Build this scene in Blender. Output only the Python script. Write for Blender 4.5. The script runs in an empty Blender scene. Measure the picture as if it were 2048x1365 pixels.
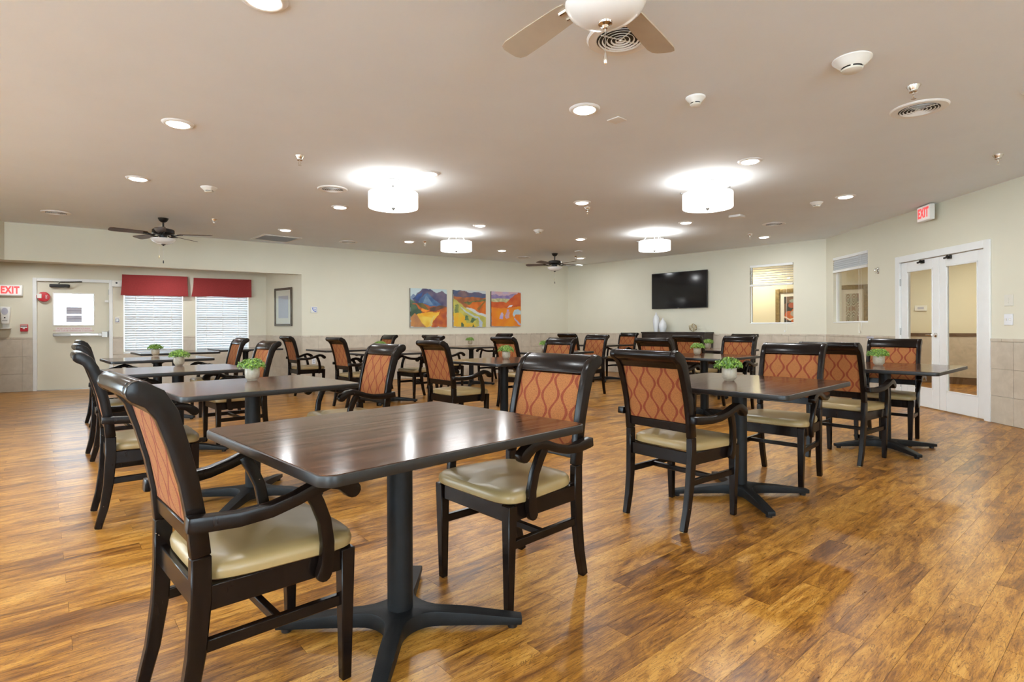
import bpy, bmesh, math, random
from mathutils import Vector, Matrix, noise
PI = math.pi
random.seed(7)
S = bpy.context.scene
COL = S.collection

# ------------------------------------------------------------------ camera, world, exposure
F, H0, SL, EYE, CEIL = 1100.0, 655.0, -0.0035, 1.10, 2.69
cd = bpy.data.cameras.new('camera'); cam = bpy.data.objects.new('camera', cd); COL.objects.link(cam)
cd.sensor_fit = 'HORIZONTAL'; cd.sensor_width = 36.0; cd.lens = F/2048*36.0
cd.shift_y = -(682.5-H0)/2048; cd.clip_start = 0.05; cd.clip_end = 200
cam.matrix_world = Matrix.Translation((0, 0, EYE)) @ Matrix.Rotation(PI/2, 4, 'X') @ Matrix.Rotation(math.asin(SL), 4, 'Z')
S.camera = cam
w = bpy.data.worlds.new('daylight'); S.world = w; w.use_nodes = True
bg = w.node_tree.nodes['Background']; bg.inputs[0].default_value = (0.72, 0.86, 1.0, 1); bg.inputs[1].default_value = 14.0
S.cycles.max_bounces = 8; S.cycles.diffuse_bounces = 4; S.cycles.glossy_bounces = 3
S.view_settings.view_transform = 'Standard'; S.view_settings.look = 'None'
S.view_settings.gamma = 1.0; S.view_settings.use_curve_mapping = False
S.view_settings.exposure = 0.38
CAN_W, DRUM_UP, DRUM_DN, HALL_W = 9.5, 6.0, 7.0, 40.0

def ray(px, py):
    u = (px-1024)/F; v = -(py-H0)/F
    return u - SL*v, v + SL*u            # world x / up per unit depth
def at(px, py, z=0.0):                   # the point at height z that the photograph shows at a pixel
    u, v = ray(px, py); d = (z-EYE)/v
    return Vector((u*d, d, z))
# ------------------------------------------------------------------ materials
def nodes(name):
    m = bpy.data.materials.new(name); m.use_nodes = True
    nt = m.node_tree; return m, nt, nt.nodes['Principled BSDF']
def N(nt, kind, **kw):
    n = nt.nodes.new(kind)
    for k, v in kw.items(): setattr(n, k, v)
    return n
def mth(nt, op, a, b=None, c=None):
    n = nt.nodes.new('ShaderNodeMath'); n.operation = op
    for i, v in enumerate((a, b, c)):
        if v is None: continue
        if isinstance(v, (int, float)): n.inputs[i].default_value = v
        else: nt.links.new(v, n.inputs[i])
    return n.outputs[0]
def ramp(nt, fac, stops):
    r = nt.nodes.new('ShaderNodeValToRGB'); nt.links.new(fac, r.inputs[0])
    el = r.color_ramp.elements
    while len(el) < len(stops): el.new(0.5)
    for e, (p, c) in zip(el, stops): e.position = p; e.color = (*c, 1)
    return r.outputs[0]
def mixc(nt, fac, a, b, mode='MIX'):
    n = nt.nodes.new('ShaderNodeMix'); n.data_type = 'RGBA'; n.blend_type = mode
    for i, v in ((0, fac), (6, a), (7, b)):
        if isinstance(v, (int, float)): n.inputs[i].default_value = v
        elif isinstance(v, tuple): n.inputs[i].default_value = (*v, 1)
        else: nt.links.new(v, n.inputs[i])
    return n.outputs[2]
def noisef(nt, vec, scale, detail=3, rough=.5, dist=0):
    n = nt.nodes.new('ShaderNodeTexNoise'); n.inputs['Scale'].default_value = scale
    n.inputs['Detail'].default_value = detail; n.inputs['Roughness'].default_value = rough; n.inputs['Distortion'].default_value = dist
    if vec is not None: nt.links.new(vec, n.inputs['Vector'])
    return n.outputs[0]
def bump(nt, b, h, strength=.2, dist=.002):
    n = nt.nodes.new('ShaderNodeBump'); n.inputs['Strength'].default_value = strength; n.inputs['Distance'].default_value = dist
    nt.links.new(h, n.inputs['Height']); nt.links.new(n.outputs[0], b.inputs['Normal'])
def simple(name, col, rough=.5, metal=0, var=.06, scale=8, bmp=0, coat=0, emit=0, sub=0):
    m, nt, b = nodes(name)
    tc = N(nt, 'ShaderNodeTexCoord')
    f = noisef(nt, tc.outputs['Object'], scale, 3)
    lo = tuple(max(0, c*(1-var)) for c in col); hi = tuple(min(1, c*(1+var)) for c in col)
    nt.links.new(ramp(nt, f, [(.3, lo), (.7, hi)]), b.inputs['Base Color'])
    b.inputs['Roughness'].default_value = rough; b.inputs['Metallic'].default_value = metal
    b.inputs['Coat Weight'].default_value = coat
    if bmp: bump(nt, b, noisef(nt, tc.outputs['Object'], scale*12, 2), bmp, .001)
    if emit: b.inputs['Emission Color'].default_value = (*col, 1); b.inputs['Emission Strength'].default_value = emit
    return m
M = {}
M['wall'] = simple('cream wall paint', (.735, .695, .56), .6, var=.015, scale=2, bmp=.08)
M['hallwall'] = simple('yellow cream hall paint', (.76, .71, .54), .6, var=.015, scale=2)
M['ceil'] = simple('ceiling paint', (.80, .84, .87), .8, var=.015, scale=2, bmp=.25)
M['white'] = simple('white gloss trim', (.82, .82, .80), .35, var=.015)
M['plastic'] = simple('white plastic', (.82, .81, .76), .35, var=.01)
M['ivory'] = simple('ivory plastic', (.72, .69, .60), .4, var=.02)
M['black'] = simple('black plastic', (.012, .012, .013), .3, var=.1)
M['iron'] = simple('black cast iron', (.007, .0075, .008), .5, var=.25, scale=20, bmp=.3)
M['iron'].node_tree.nodes['Principled BSDF'].inputs['Specular IOR Level'].default_value = .25
M['edge'] = simple('black vinyl edging', (.009, .0085, .008), .38, var=.1)
M['chrome'] = simple('polished nickel', (.75, .72, .68), .16, 1, var=.03)
M['steel'] = simple('brushed steel', (.42, .40, .37), .42, 1, var=.05)
M['gold'] = simple('antique gold wire', (.62, .50, .28), .3, 1, var=.1)
M['bronze'] = simple('dark bronze', (.018, .016, .015), .38, .3, var=.15)
M['bladebrown'] = simple('walnut fan blade', (.075, .035, .018), .45, var=.2)
M['bladelight'] = simple('pale maple fan blade', (.50, .42, .32), .5, var=.05)
M['frost'] = simple('frosted white glass', (.86, .86, .84), .22, var=.01, coat=.4)
M['dark'] = simple('dark duct inside', (.03, .028, .025), .8, var=.1)
M['vent'] = simple('white enamel grille', (.80, .78, .74), .35, var=.01)
M['ceramic'] = simple('white ceramic', (.80, .81, .83), .18, var=.015, coat=.5)
M['pot'] = simple('speckled cream stoneware', (.42, .355, .265), .4, var=.12, scale=60, coat=.2)
M['soil'] = simple('brown moss', (.07, .06, .02), .9, var=.4, scale=60)
M['espresso'] = simple('black oak console', (.030, .020, .015), .4, var=.3, scale=10)
M['red'] = simple('red enamel', (.55, .02, .03), .35, var=.05)
M['valance'] = simple('brick red cloth', (.30, .030, .030), .85, var=.12, scale=90, bmp=.2)
M['exitred'] = simple('lit red lettering', (.95, .10, .10), .5, var=.02, emit=.5)
M['redprint'] = simple('faded red print', (.62, .25, .26), .6, var=.02)
M['blueprint'] = simple('blue print', (.10, .18, .62), .5, var=.02)
M['signface'] = simple('pale pink sign film', (.80, .74, .70), .5, var=.01)
M['paper'] = simple('grey notice paper', (.50, .50, .58), .6, var=.04)
M['inkgrey'] = simple('grey ink', (.25, .25, .32), .6, var=.04)
M['cord'] = simple('white cord', (.8, .8, .76), .5, var=.01)
M['brownrail'] = simple('brown rail', (.13, .075, .04), .5, var=.1)
M['goldframe'] = simple('aged gold frame', (.28, .20, .09), .38, .4, var=.25, scale=25)
M['mat'] = simple('cream picture mount', (.80, .77, .68), .7, var=.01)
M['pewter'] = simple('pewter frame', (.16, .14, .11), .3, .6, var=.2, scale=20)
M['outlet'] = simple('switch plate', (.78, .78, .80), .35, var=.01)
M['satin'] = simple('satin nickel', (.20, .195, .185), .4, .4, var=.03)
M['strawtag'] = simple('worn brass staple', (.6, .5, .25), .4, .6, var=.1)

# lit diffusers
def emis(name, col, st):
    m, nt, b = nodes(name); b.inputs['Base Color'].default_value = (*col, 1)
    f = noisef(nt, N(nt, 'ShaderNodeTexCoord').outputs['Object'], 4)
    b.inputs['Emission Color'].default_value = (*col, 1)
    nt.links.new(mth(nt, 'MULTIPLY_ADD', f, st*.04, st), b.inputs['Emission Strength']); return m
M['lens'] = emis('lit led lens', (1, .97, .90), 9.0)
M['drum'] = emis('lit linen shade', (1, .985, .95), 1.5)
M['exitface'] = emis('lit exit panel', (.85, .80, .78), .22)
# glass: straight-through panes with a fresnel reflection
def glass(name, tint):
    m, nt, b = nodes(name); nt.nodes.remove(b)
    o = nt.nodes['Material Output']; t = N(nt, 'ShaderNodeBsdfTransparent'); g = N(nt, 'ShaderNodeBsdfGlossy')
    t.inputs[0].default_value = (*tint, 1); g.inputs['Roughness'].default_value = .02
    fr = N(nt, 'ShaderNodeFresnel'); fr.inputs[0].default_value = 1.5
    k = mth(nt, 'MULTIPLY', fr.outputs[0], noisef(nt, N(nt, 'ShaderNodeTexCoord').outputs['Object'], 1.5))
    k = mth(nt, 'MULTIPLY', k, mth(nt, 'SUBTRACT', 2.6, mth(nt, 'MULTIPLY', N(nt, 'ShaderNodeNewGeometry').outputs['Backfacing'], 2.6)))
    x = N(nt, 'ShaderNodeMixShader'); nt.links.new(k, x.inputs[0]); nt.links.new(t.outputs[0], x.inputs[1]); nt.links.new(g.outputs[0], x.inputs[2])
    nt.links.new(x.outputs[0], o.inputs[0]); return m
M['glass'] = glass('clear glass', (.95, .97, .96))
# translucent blind slats
m, nt, b = nodes('white blind slat'); o = nt.nodes['Material Output']
b.inputs['Base Color'].default_value = (.62, .64, .66, 1); b.inputs['Roughness'].default_value = .4
tr = N(nt, 'ShaderNodeBsdfTranslucent'); nt.links.new(ramp(nt, noisef(nt, N(nt, 'ShaderNodeTexCoord').outputs['Object'], 3), [(0, (.80, .86, .92)), (1, (.86, .92, .98))]), tr.inputs[0])
x = N(nt, 'ShaderNodeMixShader'); x.inputs[0].default_value = .06
nt.links.new(b.outputs[0], x.inputs[1]); nt.links.new(tr.outputs[0], x.inputs[2]); nt.links.new(x.outputs[0], o.inputs[0]); M['slat'] = m
# chair wood: espresso stain with small chips
m, nt, b = nodes('espresso stained wood'); tc = N(nt, 'ShaderNodeTexCoord')
mp = N(nt, 'ShaderNodeMapping'); mp.inputs['Scale'].default_value = (30, 30, 4); nt.links.new(tc.outputs['Object'], mp.inputs[0])
base = ramp(nt, noisef(nt, mp.outputs[0], 1.5, 4), [(.3, (.0048, .0030, .0024)), (.7, (.010, .0056, .0042))])
chips = mth(nt, 'GREATER_THAN', noisef(nt, tc.outputs['Object'], 55, 2, .6), .775)
nt.links.new(mixc(nt, chips, base, (.30, .20, .13)), b.inputs['Base Color'])
b.inputs['Specular IOR Level'].default_value = .20; b.inputs['Roughness'].default_value = .24; b.inputs['Coat Weight'].default_value = .06; b.inputs['Coat Roughness'].default_value = .15
bump(nt, b, noisef(nt, mp.outputs[0], 6, 3), .12, .001); M['wood'] = m
# seat vinyl
m, nt, b = nodes('tan vinyl'); tc = N(nt, 'ShaderNodeTexCoord')
nt.links.new(ramp(nt, noisef(nt, tc.outputs['Object'], 6, 3), [(.3, (.28, .195, .082)), (.7, (.335, .235, .102))]), b.inputs['Base Color'])
b.inputs['Roughness'].default_value = .33
bump(nt, b, noisef(nt, tc.outputs['Object'], 260, 2), .10, .0006); M['vinyl'] = m
# ogee fabric
m, nt, b = nodes('orange ogee fabric'); tc = N(nt, 'ShaderNodeTexCoord')
sp = N(nt, 'ShaderNodeSeparateXYZ'); nt.links.new(tc.outputs['Object'], sp.inputs[0]); X, Z = sp.outputs[0], sp.outputs[2]
W2, V, A = .122, .150, .0195
s_ = mth(nt, 'SINE', mth(nt, 'MULTIPLY', Z, 2*PI/V))
s_ = mth(nt, 'MULTIPLY', s_, A)
wob = mth(nt, 'MULTIPLY', mth(nt, 'SUBTRACT', noisef(nt, tc.outputs['Object'], 70, 1), .5), .004)
def linedist(off, disp):
    v = mth(nt, 'ADD', mth(nt, 'ADD', X, off+5*W2), disp); v = mth(nt, 'ADD', v, wob)
    return mth(nt, 'ABSOLUTE', mth(nt, 'SUBTRACT', mth(nt, 'MODULO', v, W2), W2/2))
d1 = linedist(0, s_); d2 = linedist(W2/2, mth(nt, 'MULTIPLY', s_, -1))
dm = mth(nt, 'MINIMUM', d1, d2)
th = mth(nt, 'MULTIPLY_ADD', mth(nt, 'ABSOLUTE', s_), .12, .0058)
ln = mth(nt, 'LESS_THAN', dm, th)
dots = noisef(nt, tc.outputs['Object'], 420, 1)
basec = ramp(nt, dots, [(.36, (.19, .063, .014)), (.56, (.335, .120, .028))])
contour = mth(nt, 'GREATER_THAN', mth(nt, 'SINE', mth(nt, 'MULTIPLY', dm, 1500)), .6)
basec = mixc(nt, mth(nt, 'MULTIPLY', contour, .18), basec, (.32, .10, .022))
linec = ramp(nt, dots, [(.35, (.14, .022, .004)), (.6, (.22, .036, .006))])
nt.links.new(mixc(nt, ln, basec, linec), b.inputs['Base Color']); b.inputs['Roughness'].default_value = .85
bump(nt, b, dots, .3, .001); M['fabric'] = m
# walnut laminate (grain along local X)
m, nt, b = nodes('walnut laminate'); tc = N(nt, 'ShaderNodeTexCoord')
mp = N(nt, 'ShaderNodeMapping'); mp.inputs['Scale'].default_value = (1.6, 26, 8); nt.links.new(tc.outputs['Object'], mp.inputs[0])
g = noisef(nt, mp.outputs[0], 1.6, 6, .62, .6)
nt.links.new(ramp(nt, g, [(.34, (.024, .009, .004)), (.5, (.085, .033, .015)), (.66, (.165, .068, .030))]), b.inputs['Base Color'])
nt.links.new(mth(nt, 'MULTIPLY_ADD', g, .10, .10), b.inputs['Roughness'])
b.inputs['Specular IOR Level'].default_value = .17
bump(nt, b, g, .10, .0006); M['laminate'] = m
# vinyl planks, coloured per plank
PA, PW, PL, PC = math.radians(40.6), .1095, .90, .381
m, nt, b = nodes('golden acacia plank'); geo = N(nt, 'ShaderNodeNewGeometry')
vr = N(nt, 'ShaderNodeVectorRotate'); vr.rotation_type = 'Z_AXIS'; vr.inputs['Angle'].default_value = -PA; nt.links.new(geo.outputs['Position'], vr.inputs['Vector'])
sp = N(nt, 'ShaderNodeSeparateXYZ'); nt.links.new(vr.outputs[0], sp.inputs[0]); s_, n_ = sp.outputs[0], sp.outputs[1]
row = mth(nt, 'FLOOR', mth(nt, 'DIVIDE', n_, PW))
off = mth(nt, 'MULTIPLY', mth(nt, 'FLOORED_MODULO', row, 3.0), PL/3)
colu = mth(nt, 'FLOOR', mth(nt, 'DIVIDE', mth(nt, 'ADD', mth(nt, 'SUBTRACT', s_, PC), off), PL))
cb = N(nt, 'ShaderNodeCombineXYZ'); nt.links.new(row, cb.inputs[0]); nt.links.new(colu, cb.inputs[1])
wn = N(nt, 'ShaderNodeTexWhiteNoise'); wn.noise_dimensions = '2D'; nt.links.new(cb.outputs[0], wn.inputs['Vector'])
rnd = wn.outputs['Value']; big = mth(nt, 'MULTIPLY', rnd, 37.0)
def pvec(ks, kn):
    c = N(nt, 'ShaderNodeCombineXYZ'); nt.links.new(mth(nt, 'MULTIPLY_ADD', s_, ks, big), c.inputs[0])
    nt.links.new(mth(nt, 'MULTIPLY', n_, kn), c.inputs[1]); nt.links.new(big, c.inputs[2]); return c.outputs[0]
figure = noisef(nt, pvec(2.1, 8.5), 1.0, 6, .58, 2.0)
streak = noisef(nt, pvec(10, 110), 1.0, 5, .7, .8)
vein = noisef(nt, pvec(6.0, 36), 1.0, 4, .5, 3.2)
mixf = mth(nt, 'ADD', mth(nt, 'MULTIPLY', figure, .58), mth(nt, 'MULTIPLY', streak, .42))
mixf = mth(nt, 'ADD', mixf, mth(nt, 'MULTIPLY', mth(nt, 'SUBTRACT', rnd, .5), .11))
pc = ramp(nt, mixf, [(.36, (.12, .042, .008)), (.45, (.28, .112, .017)), (.53, (.46, .205, .030)), (.63, (.62, .320, .070))])
vn = mth(nt, 'MULTIPLY', mth(nt, 'LESS_THAN', mth(nt, 'ABSOLUTE', mth(nt, 'SUBTRACT', vein, .5)), .016), .65)
pc = mixc(nt, vn, pc, (.09, .030, .008))
nt.links.new(pc, b.inputs['Base Color']); b.inputs['Specular IOR Level'].default_value = .38
nt.links.new(mth(nt, 'MULTIPLY_ADD', streak, .22, .20), b.inputs['Roughness'])
bump(nt, b, mth(nt, 'ADD', streak, mth(nt, 'MULTIPLY', vn, -.5)), .22, .001); M['plank'] = m
M['subfloor'] = simple('dark plank joint', (.05, .02, .008), .7)
# wainscot tile
m, nt, b = nodes('beige stone tile'); geo = N(nt, 'ShaderNodeNewGeometry'); oi = N(nt, 'ShaderNodeObjectInfo')
g = noisef(nt, geo.outputs['Position'], 7, 5, .6, .4)
tcx = ramp(nt, g, [(.3, (.52, .45, .355)), (.7, (.64, .565, .46))])
tcx = mixc(nt, mth(nt, 'MULTIPLY', oi.outputs['Random'], .16), tcx, (.50, .42, .32))
nt.links.new(tcx, b.inputs['Base Color']); b.inputs['Roughness'].default_value = .42; M['tile'] = m
M['grout'] = simple('pale grout', (.50, .46, .38), .8)
# leaf
m, nt, b = nodes('small glossy leaf'); geo = N(nt, 'ShaderNodeNewGeometry')
nt.links.new(ramp(nt, noisef(nt, geo.outputs['Position'], 90, 2), [(.36, (.03, .09, .010)), (.5, (.13, .27, .025)), (.64, (.34, .50, .08))]), b.inputs['Base Color'])
b.inputs['Roughness'].default_value = .35; M['leaf'] = m
# painted picture (colour attribute)
m, nt, b = nodes('painted canvas'); a = N(nt, 'ShaderNodeAttribute'); a.attribute_name = 'paint'
tc = N(nt, 'ShaderNodeTexCoord'); nt.links.new(mixc(nt, .12, a.outputs['Color'], noisef(nt, tc.outputs['Object'], 60, 3), 'OVERLAY'), b.inputs['Base Color'])
b.inputs['Roughness'].default_value = .5; M['paint'] = m
m, nt, b = nodes('television screen'); tc = N(nt, 'ShaderNodeTexCoord')
nt.links.new(ramp(nt, noisef(nt, tc.outputs['Object'], 1), [(.3, (.006, .006, .008)), (.7, (.009, .009, .011))]), b.inputs['Base Color']); b.inputs['Roughness'].default_value = .09; M['screen'] = m

# ------------------------------------------------------------------ mesh helpers
def box(bm, x0, x1, y0, y1, z0, z1, mi=0):
    v = [bm.verts.new(p) for p in ((x0,y0,z0),(x1,y0,z0),(x1,y1,z0),(x0,y1,z0),(x0,y0,z1),(x1,y0,z1),(x1,y1,z1),(x0,y1,z1))]
    for f in ((0,3,2,1),(4,5,6,7),(0,1,5,4),(1,2,6,5),(2,3,7,6),(3,0,4,7)):
        bm.faces.new([v[i] for i in f]).material_index = mi
    return v
def tbox(bm, c0, s0, c1, s1):            # tapered post from rectangle (c0,s0) up to (c1,s1)
    q = []
    for c, s in ((c0, s0), (c1, s1)):
        for sx, sy in ((-1,-1),(1,-1),(1,1),(-1,1)): q.append(bm.verts.new((c[0]+sx*s[0]/2, c[1]+sy*s[1]/2, c[2])))
    for f in ((0,3,2,1),(4,5,6,7),(0,1,5,4),(1,2,6,5),(2,3,7,6),(3,0,4,7)): bm.faces.new([q[i] for i in f])
def lathe(bm, prof, n=24, cx=0, cy=0, cap=True):
    rings = []
    for r, z in prof:
        rings.append([bm.verts.new((cx+r*math.cos(2*PI*i/n), cy+r*math.sin(2*PI*i/n), z)) for i in range(n)])
    for a, b_ in zip(rings, rings[1:]):
        for i in range(n): bm.faces.new((a[i], a[(i+1)%n], b_[(i+1)%n], b_[i]))
    if cap:
        if prof[0][0] > 1e-4: bm.faces.new(rings[0][::-1])
        if prof[-1][0] > 1e-4: bm.faces.new(rings[-1])
def tube(bm, pts, r, n=8, close=False):
    pts = [Vector(p) for p in pts]; rings = []
    for i, p in enumerate(pts):
        if close: t = pts[(i+1)%len(pts)]-pts[i-1]
        else: t = pts[min(i+1, len(pts)-1)]-pts[max(i-1, 0)]
        t.normalize(); a = t.orthogonal().normalized()
        if rings: a = (la - t*la.dot(t)).normalized()
        la = a; b_ = t.cross(a); rr = r[i] if isinstance(r, (list, tuple)) else r
        rings.append([bm.verts.new(p+rr*(a*math.cos(2*PI*k/n)+b_*math.sin(2*PI*k/n))) for k in range(n)])
    pr = list(zip(rings, rings[1:])) + ([(rings[-1], rings[0])] if close else [])
    for a, b_ in pr:
        for k in range(n): bm.faces.new((a[k], a[(k+1)%n], b_[(k+1)%n], b_[k]))
    if not close: bm.faces.new(rings[0][::-1]); bm.faces.new(rings[-1])
def ribbon(bm, pts, x0, x1, roundend=False):
    """pts (y, z, thickness[, dx]) in the side plane, swept over x0..x1"""
    P = [Vector((p[0], p[1])) for p in pts]; L, R = [], []
    for i, p in enumerate(P):
        t = P[min(i+1, len(P)-1)]-P[max(i-1, 0)]; t.normalize(); nn = Vector((-t.y, t.x)); h = pts[i][2]/2
        L.append(p+nn*h); R.append(p-nn*h)
    dx = [p[3] if len(p) > 3 else 0 for p in pts]
    out = [(q, dx[i]) for i, q in enumerate(L)]
    if roundend:
        t = (P[-1]-P[-2]).normalized(); h = pts[-1][2]/2; nn = Vector((-t.y, t.x))
        for a in (60, 30, 0, -30, -60): out.append((P[-1]+t*h*math.cos(math.radians(a))+nn*h*math.sin(math.radians(a)), dx[-1]))
    nL = len(L)
    # quads strip
    def mk(x): return [bm.verts.new((x+d, q.x, q.y)) for q, d in out], [bm.verts.new((x+dx[i], q.x, q.y)) for i, q in enumerate(R)]
    (a0, b0), (a1, b1) = mk(x0), mk(x1)
    for i in range(nL-1):
        bm.faces.new((a0[i], a0[i+1], b0[i+1], b0[i])); bm.faces.new((a1[i], b1[i], b1[i+1], a1[i+1]))
        bm.faces.new((a0[i], a1[i], a1[i+1], a0[i+1])); bm.faces.new((b0[i], b0[i+1], b1[i+1], b1[i]))
    bm.faces.new((a0[0], b0[0], b1[0], a1[0]))
    e0 = a0[nL-1:]+[b0[-1]]; e1 = a1[nL-1:]+[b1[-1]]
    if roundend:
        bm.faces.new(e0); bm.faces.new(e1[::-1])
    for i in range(len(e0)-1): bm.faces.new((e0[i], e1[i], e1[i+1], e0[i+1]))
def done(bm, name, mats, bev=0, seg=1, ang=35, smooth=True, recalc=True):
    if recalc: bmesh.ops.recalc_face_normals(bm, faces=bm.faces)
    if bev:
        es = [e for e in bm.edges if len(e.link_faces) == 2 and e.calc_face_angle(0) > math.radians(ang)]
        bmesh.ops.bevel(bm, geom=es, offset=bev, segments=seg, affect='EDGES', profile=.6, clamp_overlap=True)
    me = bpy.data.meshes.new(name); bm.to_mesh(me); bm.free()
    for mm in (mats if isinstance(mats, (list, tuple)) else [mats]): me.materials.append(M[mm])
    if smooth:
        for p in me.polygons: p.use_smooth = True
        me.set_sharp_from_angle(angle=math.radians(38))
    return me
def ob(name, me, parent=None, mw=None, label=None, cat=None, group=None, kind=None):
    o = bpy.data.objects.new(name, me); COL.objects.link(o)
    if parent is not None: o.parent = parent
    if mw is not None: o.matrix_local = mw
    tag(o, label, cat, group, kind); return o
def tag(o, label=None, cat=None, group=None, kind=None):
    if label: o['label'] = label
    if cat: o['category'] = cat
    if group: o['group'] = group
    if kind: o['kind'] = kind
def thing(name, loc=(0,0,0), rz=0, **kw):
    o = ob(name, None, **kw); o.location = loc; o.rotation_euler = (0, 0, rz); o.empty_display_size = .1; return o
def B(*boxes, bev=0, mats='white', name='m', seg=1):
    bm = bmesh.new()
    for q in boxes: box(bm, *q)
    return done(bm, name, mats, bev, seg)
def dup(root, loc, rz, label, group, at_=None):
    r = root.copy(); COL.objects.link(r); r.location = loc; r.rotation_euler = (0, 0, rz); r['label'] = label; r['group'] = group
    for ch in root.children:
        c = ch.copy(); COL.objects.link(c); c.parent = r
        for g_ in ch.children:
            d = g_.copy(); COL.objects.link(d); d.parent = c
    return r
def textmesh(body, size, mname, depth=.001, spacing=1.0, bold=0.0):
    cu = bpy.data.curves.new('lettering', 'FONT'); cu.body = body; cu.size = size; cu.align_x = 'CENTER'; cu.align_y = 'CENTER'
    cu.extrude = depth; cu.space_character = spacing; cu.offset = bold; cu.resolution_u = 2
    o = bpy.data.objects.new('lettering', cu); COL.objects.link(o); bpy.context.view_layer.update()
    me = bpy.data.meshes.new_from_object(o.evaluated_get(bpy.context.evaluated_depsgraph_get()))
    bpy.data.objects.remove(o); me.materials.clear(); me.materials.append(M[mname]); return me
RX = Matrix.Rotation(PI/2, 4, 'X')

# ------------------------------------------------------------------ walls
class Wall:
    def __init__(s, p0, p1):
        s.p0 = Vector((*p0, 0)); d = Vector((*p1, 0))-s.p0; s.len = d.length; s.d = d.normalized()
        s.y = Vector((-s.d.y, s.d.x, 0))                 # outward; the room is at local y < 0
        s.m = Matrix(((s.d.x, s.y.x, 0, s.p0.x), (s.d.y, s.y.y, 0, s.p0.y), (0, 0, 1, 0), (0, 0, 0, 1)))
    def hit(s, px, py, inset=0.0):                       # pixel -> (t, z) on the plane local y = inset
        u, v = ray(px, py); o = s.p0+s.y*inset; dr = Vector((u, 1, 0))
        den = dr.x*(-s.d.y)+dr.y*s.d.x
        k = (o.x*(-s.d.y)+o.y*s.d.x)/den
        P = dr*k; return (P-o).dot(s.d), EYE+v*k
    def mat(s, t, z, y=0): return s.m @ Matrix.Translation((t, y, z))
def wall(name, W, z0=0, z1=CEIL, th=.14, holes=(), mats='wall', t0=0, t1=None):
    bm = bmesh.new(); t1 = W.len if t1 is None else t1; x = t0
    for (a, b_, lo, hi) in sorted(holes):
        box(bm, x, a, 0, th, z0, z1)
        if lo > z0: box(bm, a, b_, 0, th, z0, lo)
        if hi < z1: box(bm, a, b_, 0, th, hi, z1)
        x = b_
    box(bm, x, t1, 0, th, z0, z1)
    o = ob(name, done(bm, name, mats, smooth=False, recalc=True), mw=W.m, kind='structure'); return o
TS, TH = .3055, .955
tile_me = B((.0015, TS-.0015, -.009, 0, .0015, TS-.0015), bev=.0025, mats='tile', name='tile')
cap_me = B((.001, TS/2-.001, -.014, 0, 0, .036), bev=.005, seg=2, mats='tile', name='cap tile')
def wainscot(W, wob, runs, name='tile'):
    """runs: (t0, t1, z floor of opening) ; tiles are children of the wall"""
    bm = bmesh.new()
    for t0, t1 in runs: box(bm, t0, t1, -.005, 0, 0, TH-.036)
    g = done(bm, 'grout', 'grout', smooth=False); ob('grout_bed', g, wob)
    for t0, t1 in runs:
        n = max(1, math.ceil((t1-t0)/TS-.02))
        for i in range(n):
            wd = min(TS, t1-(t0+i*TS))
            for k in range(3):
                ob('tile', tile_me, wob, Matrix.Translation((t0+i*TS, -.004, .002+k*TS)) @ Matrix.Diagonal((wd/TS, 1, 1, 1)))
        n2 = max(1, round((t1-t0)/(TS/2)))
        for i in range(n2):
            ob('cap_tile', cap_me, wob, Matrix.Translation((t0+i*(t1-t0)/n2, -.002, .002+3*TS)) @ Matrix.Diagonal(((t1-t0)/n2/(TS/2), 1, 1, 1)))

WA = Wall((-8.84, 9.50), (-5.14, 11.50)); WB = Wall((-5.14, 11.50), (-4.04, 10.57)); WC = Wall((-4.04, 10.57), (1.47, 14.43))
WH = Wall((-7.51, 8.14), (-4.04, 10.57)); WD = Wall((1.47, 14.43), (5.70, 9.97)); WE = Wall((5.70, 9.97), (4.87, -3.0))
W_LEFT = Wall((-7.42, -3.0), (-7.42, 7.55)); W_BACK = Wall((4.87, -3.0), (-7.42, -3.0))
# openings measured from the photograph
dT0 = WA.hit(66, 700)[0]; dT1 = WA.hit(226, 700)[0]; DTOP = 2.005
w1 = (WA.hit(247, 650)[0], WA.hit(366, 650)[0]); w2 = (WA.hit(391, 650)[0], WA.hit(497, 650)[0]); WZ0, WZ1 = .645, 1.95
fT0 = WE.hit(1793, 600)[0]; fT1 = WE.hit(1983, 600)[0]; FTOP = 2.09
w3a, w3z0 = WD.hit(1500, 647); w3b, _ = WD.hit(1587, 647); w3z1 = WD.hit(1500, 532)[1]
w4a, w4z0 = WE.hit(1667, 645); w4b, _ = WE.hit(1736, 645); w4z1 = WE.hit(1667, 517)[1]

wa = wall('wall_alcove', WA, 0, 2.30, holes=[(dT0+.05, dT1-.05, 0, DTOP-.05), (*w1, WZ0, WZ1), (*w2, WZ0, WZ1)], t0=-2.5, t1=WA.len+.05)
wb = wall('wall_return', WB, 0, 2.30, t1=WB.len)
wc = wall('wall_left', WC, t0=0, t1=WC.len+.1)
wd = wall('wall_far', WD, holes=[(w3a, w3b, w3z0, w3z1)], t1=WD.len)
we = wall('wall_right', WE, holes=[(w4a, w4b, w4z0, w4z1), (fT0+.06, fT1-.06, 0, FTOP-.06)])
wall('wall_header', WH, 2.13, CEIL, th=.14)
wall('wall_side', W_LEFT, th=.12, t1=W_LEFT.len, holes=[(1.2, 3.0, .35, 2.45), (3.8, 5.6, .35, 2.45), (6.2, 7.3, .35, 2.45)])
wall('wall_beam', Wall((-7.42, 7.55), (-7.51, 8.14)), 2.13, CEIL, th=.12, t1=.60)
wall('wall_back', W_BACK, holes=[(1.2, 3.2, .35, 2.45), (5.2, 7.2, .35, 2.45), (9.2, 11.2, .35, 2.45)])
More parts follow.
